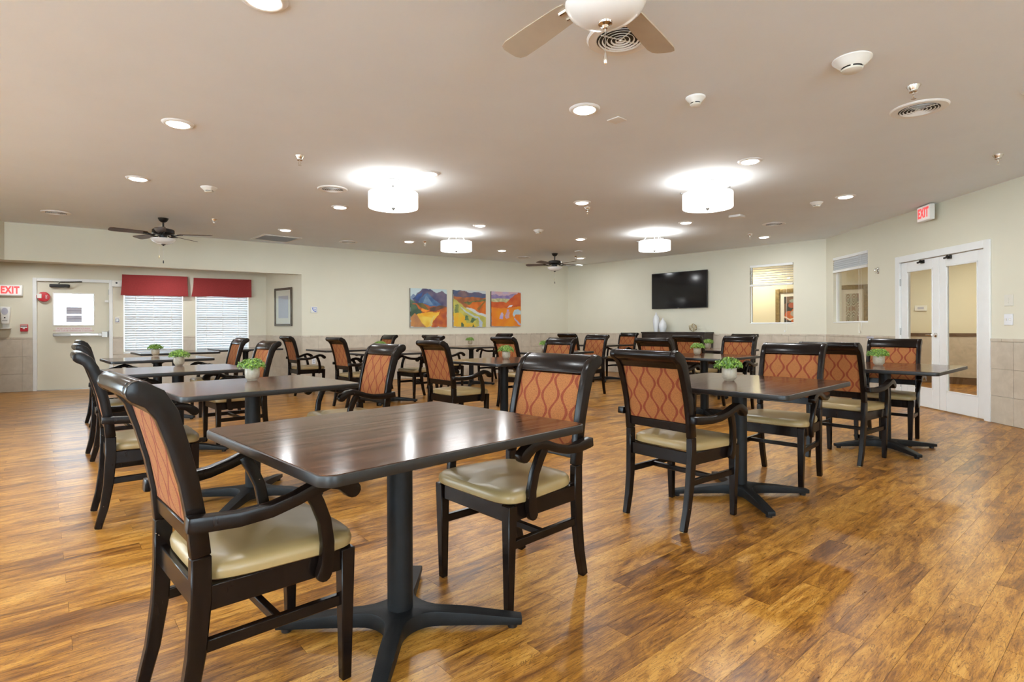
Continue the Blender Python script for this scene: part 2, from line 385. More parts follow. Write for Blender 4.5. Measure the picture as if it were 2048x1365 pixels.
wall('wall_alcove_end', Wall((-10.6, 5.6), (-11.04, 8.31)), 0, 2.30); wall('wall_alcove_near', Wall((-7.42, 5.6), (-10.6, 5.6)), 0, 2.30)
bm = bmesh.new()
vs = [bm.verts.new((x, y, CEIL)) for x, y in ((-7.6, -3.2), (5.05, -3.2), (5.85, 10.02), (1.5, 14.62), (-4.1, 10.70), (-7.62, 8.22))]
f = bm.faces.new(vs); r = bmesh.ops.extrude_face_region(bm, geom=[f]); bmesh.ops.translate(bm, vec=(0, 0, .08), verts=[v for v in r['geom'] if isinstance(v, bmesh.types.BMVert)])
ob('ceiling', done(bm, 'ceiling', 'ceil', smooth=False), kind='structure')
bm = bmesh.new()
vs = [bm.verts.new((x, y, 2.26)) for x, y in ((-7.60, 8.24), (-4.10, 10.69), (-5.1, 11.6), (-11.2, 8.35), (-10.8, 5.5), (-7.5, 5.5))]
f = bm.faces.new(vs); r = bmesh.ops.extrude_face_region(bm, geom=[f]); bmesh.ops.translate(bm, vec=(0, 0, .06), verts=[v for v in r['geom'] if isinstance(v, bmesh.types.BMVert)])
ob('ceiling_alcove', done(bm, 'alcove ceiling', 'wall', smooth=False), kind='structure')
# hallway beyond the far and right walls
HD = Wall((3.07-4*.688, 15.94+4*.725), (8.80, 9.90)); HE = Wall((8.80, 9.90), (8.80, -1.0))
hd = wall('wall_hall_far', HD, 0, 2.6, mats='hallwall'); he = wall('wall_hall_side', HE, 0, 2.6, mats='hallwall')
wall('wall_hall_end', Wall((8.8, -1.0), (5.1, -1.0)), 0, 2.6, mats='hallwall'); wall('wall_hall_start', Wall((1.2, 14.4), (.3, 18.85)), 0, 2.6, mats='hallwall')
bm = bmesh.new()
vs = [bm.verts.new((x, y, 2.56)) for x, y in ((.2, 19.0), (1.5, 14.5), (5.75, 10.03), (5.1, -1.1), (8.95, -1.1), (8.95, 10.0))]
f = bm.faces.new(vs); r = bmesh.ops.extrude_face_region(bm, geom=[f]); bmesh.ops.translate(bm, vec=(0, 0, .06), verts=[v for v in r['geom'] if isinstance(v, bmesh.types.BMVert)])
ob('ceiling_hall', done(bm, 'hall ceiling', 'ceil', smooth=False), kind='structure')
for nm, Wl in (('baseboard_hall_far', HD), ('baseboard_hall_side', HE)):
    ob(nm, B((0, Wl.len, -.015, 0, 0, .13), mats='brownrail'), mw=Wl.m, kind='structure')
for nm, Wl in (('trim_1', HD), ('trim_2', HE)):
    ob(nm, B((0, Wl.len, -.025, 0, .90, .96), mats='brownrail'), mw=Wl.m, kind='structure')
    ob(nm.replace('trim', 'trim_panel'), B((0, Wl.len, -.010, 0, .13, .90), mats='tile'), mw=Wl.m, kind='structure')
# wainscot tiles
wainscot(WA, wa, [(-.62, dT0), (dT1, w1[0]), (w1[1], w2[0]), (w2[1], WA.len)])
bm = bmesh.new()
for a, b_ in (w1, w2): box(bm, a, b_, -.010, 0, 0, WZ0-.02)
ob('tile_panel', done(bm, 'tile panel', 'tile', smooth=False), wa)
wainscot(WB, wb, [(0, WB.len)]); wainscot(WC, wc, [(0, WC.len)]); wainscot(WD, wd, [(0, WD.len)])
wainscot(WE, we, [(0, fT0), (fT1, fT1+.92)])
ob('tile_panel', B((fT1+.92, WE.len, -.010, 0, 0, TH), mats='tile'), we)

# ------------------------------------------------------------------ floor planks
fl = ob('floor', B((-12, 10, -4, 20, -.06, -.0022), mats='subfloor', name='floor'), kind='structure')
ca, sa = math.cos(PA), math.sin(PA)
def poly_in(x, y):
    return -12 < x < 9.2 and -3.3 < y < 19
pl = []
for rw in range(-90, 190):
    o_ = (rw % 3)*PL/3
    for c in range(-22, 26):
        s0 = c*PL-o_+PC; sc = s0+PL/2; nc = (rw+.5)*PW
        x, y = sc*ca-nc*sa, sc*sa+nc*ca
        if poly_in(x, y): pl.append((s0, rw*PW, x, y))
def vis(p):
    x, y = p[2], p[3]
    if y < .9: return 1e9 if y < .3 else 50+abs(x)
    px = 1024+F*x/y
    return y*y if -150 < px < 2200 else 1e4+y
pl.sort(key=vis)
plank_me = B((.0005, PL-.0005, .0005, PW-.0005, -.002, 0), mats='plank', name='plank')
RZ = Matrix.Rotation(PA, 4, 'Z')
for s0, n0, x, y in pl[:300]: ob('plank', plank_me, fl, RZ @ Matrix.Translation((s0, n0, 0)))
bm = bmesh.new()
for s0, n0, x, y in pl[300:]:
    q = [(s0+.0005, n0+.0005), (s0+PL-.0005, n0+.0005), (s0+PL-.0005, n0+PW-.0005), (s0+.0005, n0+PW-.0005)]
    t = [bm.verts.new((a*ca-b_*sa, a*sa+b_*ca, 0)) for a, b_ in q]; u = [bm.verts.new((v.co.x, v.co.y, -.002)) for v in t]
    bm.faces.new(t)
    for i in range(4): bm.faces.new((t[i], u[i], u[(i+1)%4], t[(i+1)%4]))
ob('distant_planks', done(bm, 'distant planks', 'plank', smooth=False, recalc=False), fl, kind='stuff')

# ------------------------------------------------------------------ exit door (door_1)
D = thing('door_1', kind='structure'); D.matrix_world = WA.mat(dT0, 0); DW = dT1-dT0
cw = .055
ob('casing', B((-.0, cw, -.02, .14, 0, DTOP), (DW-cw, DW, -.02, .14, 0, DTOP), (cw, DW-cw, -.02, .14, DTOP-cw, DTOP), bev=.004, mats='white'), D)
def dpx(px, py, W=WA, y=.03, t0=None): t, z = W.hit(px, py, y); return t-(dT0 if t0 is None else t0), z
gx0, gz1 = dpx(108, 587.5); gx1, gz0 = dpx(187, 650)
slab = ob('door_leaf', B((cw, gx0, .03, .075, .012, DTOP-cw), (gx1, DW-cw, .03, .075, .012, DTOP-cw), (gx0, gx1, .03, .075, .012, gz0), (gx0, gx1, .03, .075, gz1, DTOP-cw), mats='wall'), D)
ob('pane', B((gx0, gx1, .05, .056, gz0, gz1), mats='glass'), D)
ob('pane_frame', B((gx0-.02, gx0, .02, .03, gz0-.02, gz1+.02), (gx1, gx1+.02, .02, .03, gz0-.02, gz1+.02), (gx0, gx1, .02, .03, gz0-.02, gz0), (gx0, gx1, .02, .03, gz1, gz1+.02), bev=.002, mats='plastic'), D)
for (xa, ya, xb, yb) in ((132.5, 614.5, 164, 629), (132.5, 631, 164, 645)):
    a, z1_ = dpx(xa, ya, y=.045); b_, z0_ = dpx(xb, yb, y=.045)
    nt_ = ob('notice', B((a, b_, .044, .046, z0_, z1_), mats='paper'), D, label='grey printed notice on the door glass')
    zc = (z0_+z1_)/2
    ob('print_bar', B((a+.004, b_-.004, .0425, .044, zc-.006, zc+.004), mats='inkgrey'), nt_)
a, z1_ = dpx(111, 655, y=.025); b_, z0_ = dpx(184, 665, y=.025)
sg = ob('door_sign', B((a, b_, .026, .03, z0_, z1_), mats='signface'), D, label='pale sign with two lines of red lettering')
ob('lettering', textmesh('PUSH UNTIL ALARM SOUNDS', .036, 'redprint', .0005), sg, Matrix.Translation(((a+b_)/2, .0255, z1_-.028)) @ RX)
ob('lettering', textmesh('DOOR CAN BE OPENED IN 15 SECONDS', .0325, 'redprint', .0005), sg, Matrix.Translation(((a+b_)/2, .0255, z0_+.028)) @ RX)
a, zb = dpx(106, 670, y=-.03); b_, _ = dpx(216, 668, y=-.03)
pb = ob('push_bar', B((a, b_-.02, -.045, -.005, zb-.03, zb+.025), bev=.006, mats='steel'), D)
ob('bar_insert', B((a+.25, b_-.14, -.052, -.044, zb-.016, zb+.014), bev=.003, mats='chrome'), pb)
ob('latch_case', B((b_-.09, b_, -.065, .03, zb-.055, zb+.055), bev=.005, mats='steel'), pb)
ob('bar_mount', B((a, a+.05, -.02, .03, zb-.028, zb+.022), mats='steel'), pb)
a, zc = dpx(116, 571, y=-.03)
cl = ob('door_closer', B((a-.12, a+.16, -.045, .03, zc-.035, zc+.02), bev=.008, mats='bronze'), D, label='dark grey closer box with folding arm')
bm = bmesh.new(); tube(bm, [(a+.02, -.06, zc+.03), (a+.06, -.16, zc+.05), (a+.34, -.02, DTOP-.05)], .010, 6)
ob('closer_arm', done(bm, 'arm', 'bronze'), cl)
bm = bmesh.new()
for zz in (1.78, 1.02, .25): box(bm, DW-cw-.012, DW-cw+.008, .015, .032, zz-.05, zz+.05)
ob('hinge', done(bm, 'hinge', 'steel'), D)
ob('threshold', B((cw, DW-cw, -.02, .14, .0, .012), mats='steel'), D)
# ------------------------------------------------------------------ daylight windows (window_1, window_2), blinds, valances
for i, (wa0, wa1) in enumerate((w1, w2)):
    W_ = thing('window_%d' % (i+1), kind='structure'); W_.matrix_world = WA.mat(wa0, 0); ww = wa1-wa0
    ob('window_frame', B((0, .03, .08, .13, WZ0, WZ1), (ww-.03, ww, .08, .13, WZ0, WZ1), (.03, ww-.03, .08, .13, WZ0, WZ0+.03), (.03, ww-.03, .08, .13, WZ1-.03, WZ1), (.03, ww-.03, .085, .12, 1.28, 1.31), bev=.003, mats='white'), W_)
    ob('pane', B((.03, ww-.03, .10, .104, WZ0+.03, WZ1-.03), mats='glass'), W_)
    ob('window_sill', B((0, ww, -.012, .08, WZ0-.02, WZ0+.002), bev=.004, mats='white'), W_)
    bl = thing('window_blind', label='white horizontal blind lowered in the %s of the two sunlit windows' % ('left', 'right')[i], cat='blind', group='lowered window blinds')
    bl.matrix_world = WA.mat(wa0, 0)
    ob('head_rail', B((.012, ww-.012, .012, .062, WZ1-.05, WZ1-.004), bev=.003, mats='white'), bl)
    sm_ = bmesh.new(); a_ = math.radians(60); hw_ = .025
    for x_ in (.015, ww-.015): pass
    q = [sm_.verts.new((x_, sy*hw_*math.cos(a_)+tz*.0014*math.sin(a_), -sy*hw_*math.sin(a_)+tz*.0014*math.cos(a_))) for x_ in (.015, ww-.015) for sy, tz in ((-1,-1),(1,-1),(1,1),(-1,1))]
    for f_ in ((0,1,2,3),(7,6,5,4),(0,4,5,1),(1,5,6,2),(2,6,7,3),(3,7,4,0)): sm_.faces.new([q[k] for k in f_])
    sme = done(sm_, 'slat', 'slat', smooth=False); z_ = WZ0+.045
    while z_ < WZ1-.06: ob('slat', sme, bl, Matrix.Translation((0, .038, z_))); z_ += .0445
    ob('bottom_rail', B((.012, ww-.012, .018, .058, WZ0+.006, WZ0+.024), bev=.002, mats='white'), bl)
    bm = bmesh.new()
    for x_ in (ww*.2, ww*.5, ww*.8): box(bm, x_-.004, x_+.004, .0125, .0135, WZ0+.02, WZ1-.02)
    ob('ladder_tape', done(bm, 'tape', 'cord'), bl)
    va, vz1 = WA.hit((244, 387)[i], (549, 556)[i], -.1); vb, _ = WA.hit((374.5, 502.5)[i], 553, -.1)
    va2, vz0 = WA.hit((241.5, 383)[i], (590.5, 593)[i], -.1); vb2, _ = WA.hit((376.5, 503)[i], 593, -.1)
    bm = bmesh.new(); n_ = 40; rows = 6; gr = []
    for r_ in range(rows+1):
        k = r_/rows; rowv = []
        for j in range(n_+1):
            u = j/n_; xx = (va+(va2-va)*k**2)*(1-u)+(vb+(vb2-vb)*k**2)*u
            yy = -.10-.006*k*math.sin(u*19+1.3*i)-.012*k; zz = vz1+(vz0-vz1)*k-.006*k*math.sin(u*9.4+i)
            rowv.append(bm.verts.new((xx, yy, zz)))
        gr.append(rowv)
        for j, y_ in ((0, 0), (n_, 0)):
            pass
    for r_ in range(rows):
        for j in range(n_): bm.faces.new((gr[r_][j], gr[r_][j+1], gr[r_+1][j+1], gr[r_+1][j]))
        for e in (0, n_):
            p, q_ = gr[r_][e], gr[r_+1][e]
            bm.faces.new((p, q_, bm.verts.new((q_.co.x, -.002, q_.co.z)), bm.verts.new((p.co.x, -.002, p.co.z))))
    box(bm, va+.002, vb-.002, -.098, -.002, vz1-.018, vz1-.001)
    bmesh.ops.remove_doubles(bm, verts=bm.verts, dist=.0004)
    vt = thing('valance', label='brick red box valance over the %s sunlit window' % ('left', 'right')[i], cat='valance', group='red window valances'); vt.matrix_world = WA.m
    ob('cloth', done(bm, 'valance', 'valance'), vt)
    ob('hem', B((va2+.004, vb2-.004, -.121, -.117, vz0+.002, vz0+.03), mats='valance'), vt)

for i, (W, a) in enumerate(((W_LEFT, 1.2), (W_LEFT, 3.8), (W_LEFT, 6.2), (W_BACK, 1.2), (W_BACK, 5.2), (W_BACK, 9.2))):  # unseen side and back windows added to brighten the room with daylight
    ww = (1.8, 1.8, 1.1, 2.0, 2.0, 2.0)[i]
    W_ = thing('window_%d' % (i+5), kind='structure'); W_.matrix_world = W.mat(a, 0)
    ob('window_frame', B((0, .05, .03, .09, .35, 2.45), (ww-.05, ww, .03, .09, .35, 2.45), (.05, ww-.05, .03, .09, .35, .40), (.05, ww-.05, .03, .09, 2.40, 2.45), (ww/2-.025, ww/2+.025, .03, .09, .4, 2.4), mats='white'), W_)
    ob('pane', B((.05, ww-.05, .055, .06, .4, 2.4), mats='glass'), W_)
# ------------------------------------------------------------------ french doors (door_2)
D2 = thing('door_2', kind='structure'); D2.matrix_world = WE.mat(fT0, 0); FW = fT1-fT0
cw = .09
ob('casing', B((0, cw, -.022, 0, 0, FTOP), (FW-cw, FW, -.022, 0, 0, FTOP), (cw, FW-cw, -.022, 0, FTOP-cw, FTOP), (.05, cw, 0, .14, 0, FTOP-.05), (FW-cw, FW-.05, 0, .14, 0, FTOP-.05), (cw, FW-cw, 0, .14, FTOP-cw, FTOP-.05), bev=.004, mats='white'), D2)
def leaf(x0, x1, handle_right, lab):
    z0, z1 = .012, FTOP-cw-.006; st = .12; m0, m1 = x0+st, x1-st; b0, b1 = .26, z1-.13
    lf = ob('door_leaf', B((x0, m0, .01, .05, z0, z1), (m1, x1, .01, .05, z0, z1), (m0, m1, .01, .05, z0, b0), (m0, m1, .01, .05, b1, z1), bev=.004, mats='white'), D2, label=lab)
    ob('pane', B((m0, m1, .027, .033, b0, b1), mats='glass'), lf)
    ob('glazing_bead', B((m0, m0+.014, .004, .026, b0, b1), (m1-.014, m1, .004, .026, b0, b1), (m0, m1, .004, .026, b0, b0+.014), (m0, m1, .004, .026, b1-.014, b1), bev=.003, mats='white'), lf)
    return lf
mid = FW/2
lf1 = leaf(cw+.004, mid-.002, True, 'left leaf, with a lever handle'); lf2 = leaf(mid+.002, FW-cw-.004, False, 'right leaf, without a handle')
bm = bmesh.new(); hx = mid-.055
for k in range(1):
    lathe(bm, [(.028, 0), (.028, .012), (.012, .016), (.011, .055)], 16)
bmesh.ops.rotate(bm, cent=(0, 0, 0), matrix=Matrix.Rotation(PI/2, 3, 'X'), verts=bm.verts); bmesh.ops.translate(bm, vec=(hx, .01, 1.0-.02), verts=bm.verts)
tube(bm, [(hx, -.045, .98), (hx-.05, -.048, .98), (hx-.12, -.044, .978)], [.010, .009, .007], 8)
ob('lever_handle', done(bm, 'handle', 'chrome'), lf1, label='nickel lever handle')
for lf, xs in ((lf1, cw+.004), (lf2, FW-cw-.004)):
    for zz in (1.72, 1.02, .28):
        bm = bmesh.new(); tube(bm, [(xs, -.004, zz-.05), (xs, -.004, zz+.05)], .008, 8); ob('hinge', done(bm, 'hinge', 'steel'), lf)
for xs, lf in ((mid-.30, lf1), (mid+.20, lf2)):
    bm = bmesh.new(); zt = FTOP-cw-.035
    box(bm, xs-.03, xs+.03, -.012, .01, zt-.022, zt+.022)
    tube(bm, [(xs, -.01, zt), (xs+.01, -.05, zt-.004), (xs+.045, -.055, zt+.016)], .010, 8)
    tube(bm, [(xs, -.02, zt), (xs-.04, -.045, zt-.012)], .013, 8)
    ob('roller_catch', done(bm, 'catch', 'bronze', .003), lf)
# ------------------------------------------------------------------ hall windows (window_3, window_4) with raised blinds
def hallwin(idx, W, a, b_, z0, z1, zb, spread, label, group):
    W_ = thing('window_%d' % idx, kind='structure'); W_.matrix_world = W.mat(a, 0); ww = b_-a
    ob('window_frame', B((0, .014, .05, .10, z0, z1), (ww-.014, ww, .05, .10, z0, z1), (.014, ww-.014, .05, .10, z0, z0+.014), (.014, ww-.014, .05, .10, z1-.014, z1), mats='white'), W_)
    ob('pane', B((.014, ww-.014, .07, .075, z0+.014, z1-.014), mats='glass'), W_)
    ob('window_sill', B((0, ww, -.006, .05, z0-.012, z0+.002), bev=.003, mats='white'), W_)
    bl = thing('window_blind', label=label, cat='blind', group=group); bl.matrix_world = W.mat(a, 0)
    ob('head_rail', B((.006, ww-.006, -.01, .035, z1-.045, z1), bev=.003, mats='white'), bl)
    sme = B((.008, ww-.008, -.012, .034, -.0015, .0015), mats='slat'); n = spread
    for k in range(n):
        zz = zb+.045+(z1-.05-zb-.05)*(k+.3)/n
        ob('slat', sme, bl, Matrix.Translation((0, .0, zz)) @ Matrix.Rotation(math.radians(14 if idx == 3 else 62), 4, 'X'))
    ob('bottom_rail', B((.006, ww-.006, -.014, .034, zb, zb+.04), bev=.003, mats='white'), bl)
    bm = bmesh.new()
    for x_ in (ww*.80, ww*.86): tube(bm, [(x_, -.022, z1-.03), (x_+.004, -.024, 1.15), (x_-.002, -.024, 1.02)], .0022, 6)
    ob('pull_cord', done(bm, 'cord', 'cord'), bl)
    bm = bmesh.new(); lathe(bm, [(.004, 1.03), (.012, 1.015), (.013, .99), (.0, .985)], 10, ww*.82, -.024, cap=False); ob('cord_tassel', done(bm, 'tassel', 'plastic'), bl)
hallwin(3, WD, w3a, w3b, w3z0, w3z1, WD.hit(1500, 574)[1], 7, 'white blind half raised in the window beside the television', 'raised hall blinds')
hallwin(4, WE, w4a, w4b, w4z0, w4z1, WE.hit(1667, 547)[1], 5, 'white blind gathered up in the window nearest the glass doors', 'raised hall blinds')

# ------------------------------------------------------------------ chairs
PROF = [(-.252, 0, .034), (-.224, .11, .040), (-.204, .24, .046), (-.194, .38, .051), (-.194, .50, .049), (-.204, .60, .046), (-.221, .70, .046), (-.246, .80, .049), (-.270, .880, .054), (-.297, .924, .059), (-.331, .944, .058)]
def prof_at(z):
    for a, b_ in zip(PROF, PROF[1:]):
        if a[1] <= z <= b_[1]:
            k = (z-a[1])/(b_[1]-a[1]); return a[0]+(b_[0]-a[0])*k
    return PROF[-1][0]
def make_chair():
    t = thing('dining_armchair')
    for s in (-1, 1):
        bm = bmesh.new(); c = s*.208
        ribbon(bm, [(y, z, th, -s*.012*max(0, 1-z/.4)) for y, z, th in PROF[:5]], c-.017, c+.017)
        ob('rear_leg', done(bm, 'rear leg', 'wood', .004), t)
        bm = bmesh.new(); ribbon(bm, PROF[4:], c-.017, c+.017, roundend=True)
        ob('back_post', done(bm, 'back post', 'wood', .005, 2), t)
        bm = bmesh.new(); tbox(bm, (s*.213, .213, 0), (.030, .030), (s*.218, .212, .415), (.046, .046))
        ob('front_leg', done(bm, 'front leg', 'wood', .003), t)
    bm = bmesh.new(); ribbon(bm, [(prof_at(z)+o, z, h) for z, o, h in ((.883, .002, .042), (.904, .003, .048), (.926, .003, .053))]+[(-.319, .941, .056), (-.334, .946, .053)], -.1915, .1915, roundend=True)
    ob('crest_rail', done(bm, 'crest rail', 'wood', .003, 2), t)
    bm = bmesh.new(); ribbon(bm, [(prof_at(z), z, .030) for z in (.525, .55, .575)], -.1915, .1915)
    ob('lower_back_rail', done(bm, 'lower back rail', 'wood', .003), t)
    # upholstered back: slightly pillowed
    bm = bmesh.new(); nx, nz = 10, 12; fr, bk = [], []
    for j in range(nz+1):
        z = .575+(.884-.575)*j/nz; fr.append([]); bk.append([])
        for i in range(nx+1):
            x = -.1915+.383*i/nx; e = (1-abs(2*i/nx-1)**6)*(1-abs(2*j/nz-1)**8)
            fr[-1].append(bm.verts.new((x, prof_at(z)+.010+.012*e, z))); bk[-1].append(bm.verts.new((x, prof_at(z)-.010-.008*e, z)))
    for g_, fl_ in ((fr, 0), (bk, 1)):
        for j in range(nz):
            for i in range(nx):
                q = (g_[j][i], g_[j][i+1], g_[j+1][i+1], g_[j+1][i]); bm.faces.new(q[::-1] if fl_ else q)
    for j in range(nz):
        for i in (0, nx): bm.faces.new((fr[j][i], fr[j+1][i], bk[j+1][i], bk[j][i]))
    ob('back_pad', done(bm, 'back pad', 'fabric'), t, label='orange fabric with a red wavy ogee pattern')
    # apron frame
    bm = bmesh.new()
    for q in ((-.195, .195, .200, .224, .350, .418), (-.192, .192, -.205, -.182, .350, .418)): box(bm, *q)
    for s in (-1, 1):
        v = box(bm, -.012, .012, -.175, .20, .350, .418)
        for p in v: p.co.x += s*(.208+(.012 if p.co.y > 0 else 0))
    ob('seat_frame', done(bm, 'seat frame', 'wood', .003), t)
    # cushion
    bm = bmesh.new(); n = 14; lay = []
    for (z, k) in ((.418, .955), (.424, .99), (.440, 1.0), (.454, .985), (.464, .94)):
        ring = []
        for a in range(4*n):
            an = 2*PI*a/(4*n); ex = 5.5
            cx_, sy_ = math.cos(an), math.sin(an)
            ux = math.copysign(abs(cx_)**(2/ex), cx_); uy = math.copysign(abs(sy_)**(2/ex), sy_)
            y = .030+uy*.222*k; hw = (.218+(.262-.218)*((y+.19)/.44))*k
            ring.append(bm.verts.new((ux*hw, y, z)))
        lay.append(ring)
    top = []
    for k in (.8, .5, .2):
        top.append([bm.verts.new((v.co.x*k, .030+(v.co.y-.030)*k, .464+.014*(1-k*k))) for v in lay[-1]])
    lay += top
    for a, b_ in zip(lay, lay[1:]):
        for i in range(4*n): bm.faces.new((a[i], a[(i+1) % (4*n)], b_[(i+1) % (4*n)], b_[i]))
    bm.faces.new(lay[0][::-1]); bm.faces.new(lay[-1])
    ob('seat', done(bm, 'seat', 'vinyl'), t, label='tan vinyl seat cushion')
    # arms
    for s in (-1, 1):
        pts = [(-.238, .602, .040, s*.002), (-.20, .598, .042, s*.006), (-.12, .595, .040, s*.020), (-.04, .602, .037, s*.031), (.03, .620, .036, s*.036), (.085, .640, .037, s*.038), (.125, .649, .039, s*.037), (.160, .641, .042, s*.035), (.187, .624, .048, s*.033), (.200, .612, .050, s*.032)]
        bm = bmesh.new(); c = s*.248
        ribbon(bm, pts, c-.021, c+.021, roundend=True)
        am = ob('armrest', done(bm, 'armrest', 'wood', .007, 2), t)
        bm = bmesh.new(); c = s*.258
        ribbon(bm, [(.070, .640, .040, s*.016), (.098, .59, .038, s*.012), (.122, .53, .037, s*.006), (.134, .46, .038, 0), (.133, .40, .042, -s*.004), (.124, .368, .046, -s*.005)], c-.013, c+.013, roundend=True)
        ob('arm_support', done(bm, 'arm support', 'wood', .005, 2), t)
        bm = bmesh.new(); v = box(bm, -.011, .011, -.19, .205, .238, .272)
        for p in v: p.co.x += s*(.203 if p.co.y < 0 else .214)
        ob('side_stretcher', done(bm, 'side stretcher', 'wood', .003), t)
    bm = bmesh.new(); box(bm, -.205, .205, .0, .022, .240, .268); ob('cross_stretcher', done(bm, 'cross stretcher', 'wood', .003), t)
    bm = bmesh.new()
    for x, y in ((-.196, -.252), (.196, -.252), (-.213, .213), (.213, .213)): lathe(bm, [(.013, -.0005), (.013, .004)], 8, x, y)
    ob('glide', done(bm, 'glide', 'strawtag'), t)
    return t
G1 = 'orange patterned dining armchairs'
chairs = [
 ((-.830, 1.735), 44, 'dining armchair at the near left corner, nearest the camera, arm under the bare front table'),
 ((-.006, 2.420), 223, 'dining armchair facing the camera across the bare front table'),
 ((.990, 3.250), 38, 'dining armchair seen from behind at the table on the right with a plant'),
 ((1.940, 4.000), 225, 'dining armchair facing left, tucked behind the right table with the largest plant'),
 ((2.800, 4.620), 38, 'dining armchair seen from behind, pulled up to the table by the glass doors'),
 ((3.630, 5.320), 225, 'dining armchair right in front of the white glass doors'),
 ((-2.210, 3.330), 40, 'nearer of the left edge armchairs behind the big foreground chair, at the second left table'),
 ((-3.420, 4.860), 42, 'middle armchair of the three lined along the left, at the third left table'),
 ((-4.640, 6.430), 43, 'farthest armchair of the three lined along the left, in front of the exit door'),
 ((-1.230, 4.150), 223, 'armchair with orange back just beyond the front table, facing the second left table'),
 ((-2.680, 5.330), 223, 'armchair behind the large pot on the second left table, facing left'),
 ((-3.830, 7.080), 222, 'armchair silhouetted before the right sunlit window'),
 ((-3.450, 9.200), 41, 'side-on armchair in front of the alcove picture, facing right'),
 ((-2.190, 7.750), 42, 'armchair seen from behind in the mid left, just right of the blue phone sign'),
 ((-2.470, 9.850), 222, 'small armchair far back under the plain wall, facing the camera over another chair'),
 ((-1.470, 8.600), 223, 'side-on armchair facing left with empty seat, below the left painting'),
 ((-.570, 5.700), 42, 'armchair seen from behind in the middle, left of the plant table'),
 ((-1.200, 9.900), 42, 'armchair almost hidden behind another, under the gap left of the left painting'),
 ((-.390, 11.400), 223, 'far armchair under the third painting, facing the camera'),
 ((.115, 7.650), 42, 'armchair seen from behind just behind the middle potted plant'),
 ((.375, 6.450), 223, 'armchair facing the camera whose top shows above the big front chair'),
 ((1.310, 10.950), 42, 'darkest far armchair near the room corner, only its crest showing'),
 ((1.200, 9.000), 223, 'armchair facing the camera in the far middle, left of the console'),
 ((2.370, 12.000), 223, 'farthest armchair, just left of the black console'),
 ((1.850, 6.520), 42, 'armchair seen from behind below the television, left one'),
 ((2.810, 8.300), 42, 'armchair seen from behind in front of the black console'),
 ((2.890, 7.300), 224, 'armchair facing the camera below the hall window beside the television'),
 ((3.780, 9.250), 224, 'far armchair mostly hidden behind another, below the hall window'),
]
proto = make_chair()
for i, ((x, y), a, lab) in enumerate(chairs):
    rz = math.radians(a)-PI/2
    if i == 0: proto.location = (x, y, 0); proto.rotation_euler = (0, 0, rz); tag(proto, lab, 'chair', G1)
    else: dup(proto, (x, y, 0), rz, lab, G1)

# ------------------------------------------------------------------ tables
def make_table(L, Wd):
    t = thing('dining_table'); r = .045
    def rr(bm, z0, z1, gx, inset=0):
        pts = []
        for sx, sy, a0 in ((1, 1, 0), (-1, 1, 90), (-1, -1, 180), (1, -1, 270)):
            for k in range(7):
                a = math.radians(a0+15*k); pts.append((sx*(L/2-r)+(r-inset)*math.cos(a), sy*(Wd/2-r)+(r-inset)*math.sin(a)))
        lo = [bm.verts.new((*p, z0)) for p in pts]; hi = [bm.verts.new((*p, z1)) for p in pts]
        bm.faces.new(hi); bm.faces.new(lo[::-1])
        for i in range(len(pts)): bm.faces.new((lo[i], lo[(i+1) % len(pts)], hi[(i+1) % len(pts)], hi[i]))
    bm = bmesh.new(); rr(bm, .7095, .740, 0, .006); ob('tabletop', done(bm, 'tabletop', 'laminate', .001), t)
    bm = bmesh.new(); rr(bm, .709, .7388, 0, 0); ob('edge_band', done(bm, 'edge band', 'edge', .006, 2), t)
    bm = bmesh.new(); lathe(bm, [(.046, .06), (.046, .69)], 24); ob('column', done(bm, 'column', 'iron'), t)
    bm = bmesh.new(); box(bm, -.24, .24, -.03, .03, .695, .709); box(bm, -.03, .03, -.24, .24, .695, .7085); lathe(bm, [(.06, .675), (.06, .70)], 20)
    ob('top_plate', done(bm, 'top plate', 'iron'), t)
    # cast cross base, arms pointing to the table corners
    A, hw, fr = .445, .030, .115; q0 = []
    q0 += [(A, hw*.75), (A-.02, hw)] if False else [(A, hw*.8)]
    n = 7; c = hw+fr                         # concave fillet centre (c, c)
    q0 += [(c+.10, hw)]
    for k in range(n+1):
        a = math.radians(270-90*k/n); q0.append((c+fr*math.cos(a), c+fr*math.sin(a)))
    q0 += [(hw, c+.10)]
    pts = []
    for q in range(4):
        an = q*PI/2
        for x, y in q0+[(hw*.8, A)]: pts.append((x*math.cos(an)-y*math.sin(an), x*math.sin(an)+y*math.cos(an)))
    bm = bmesh.new()
    def zt(p): d = math.hypot(*p); return .080-.026*min(1, max(0, d-.06)/.36) - (.014 if d > A-.01 else 0)
    def zb(p): d = math.hypot(*p); return .020 if d < .3 else .014
    hi = [bm.verts.new((*p, zt(p))) for p in pts]; lo = [bm.verts.new((*p, zb(p))) for p in pts]
    ch = bm.verts.new((0, 0, .084)); clo = bm.verts.new((0, 0, .02)); m_ = len(pts)
    for i in range(m_):
        j = (i+1) % m_; bm.faces.new((hi[i], hi[j], ch)); bm.faces.new((lo[j], lo[i], clo)); bm.faces.new((lo[i], lo[j], hi[j], hi[i]))
    ob('base', done(bm, 'base', 'iron', .007, 2, ang=50), t)
    for q in range(4):
        a = q*PI/2; bm = bmesh.new(); lathe(bm, [(.018, 0), (.020, .018)], 12, (A-.035)*math.cos(a), (A-.035)*math.sin(a)); ob('foot', done(bm, 'foot', 'black'), t)
    for o in t.children:
        if o.name.split('.')[0] in ('base', 'foot'): o.rotation_euler = (0, 0, math.radians(47))
    return t
G2 = 'dark square dining tables'
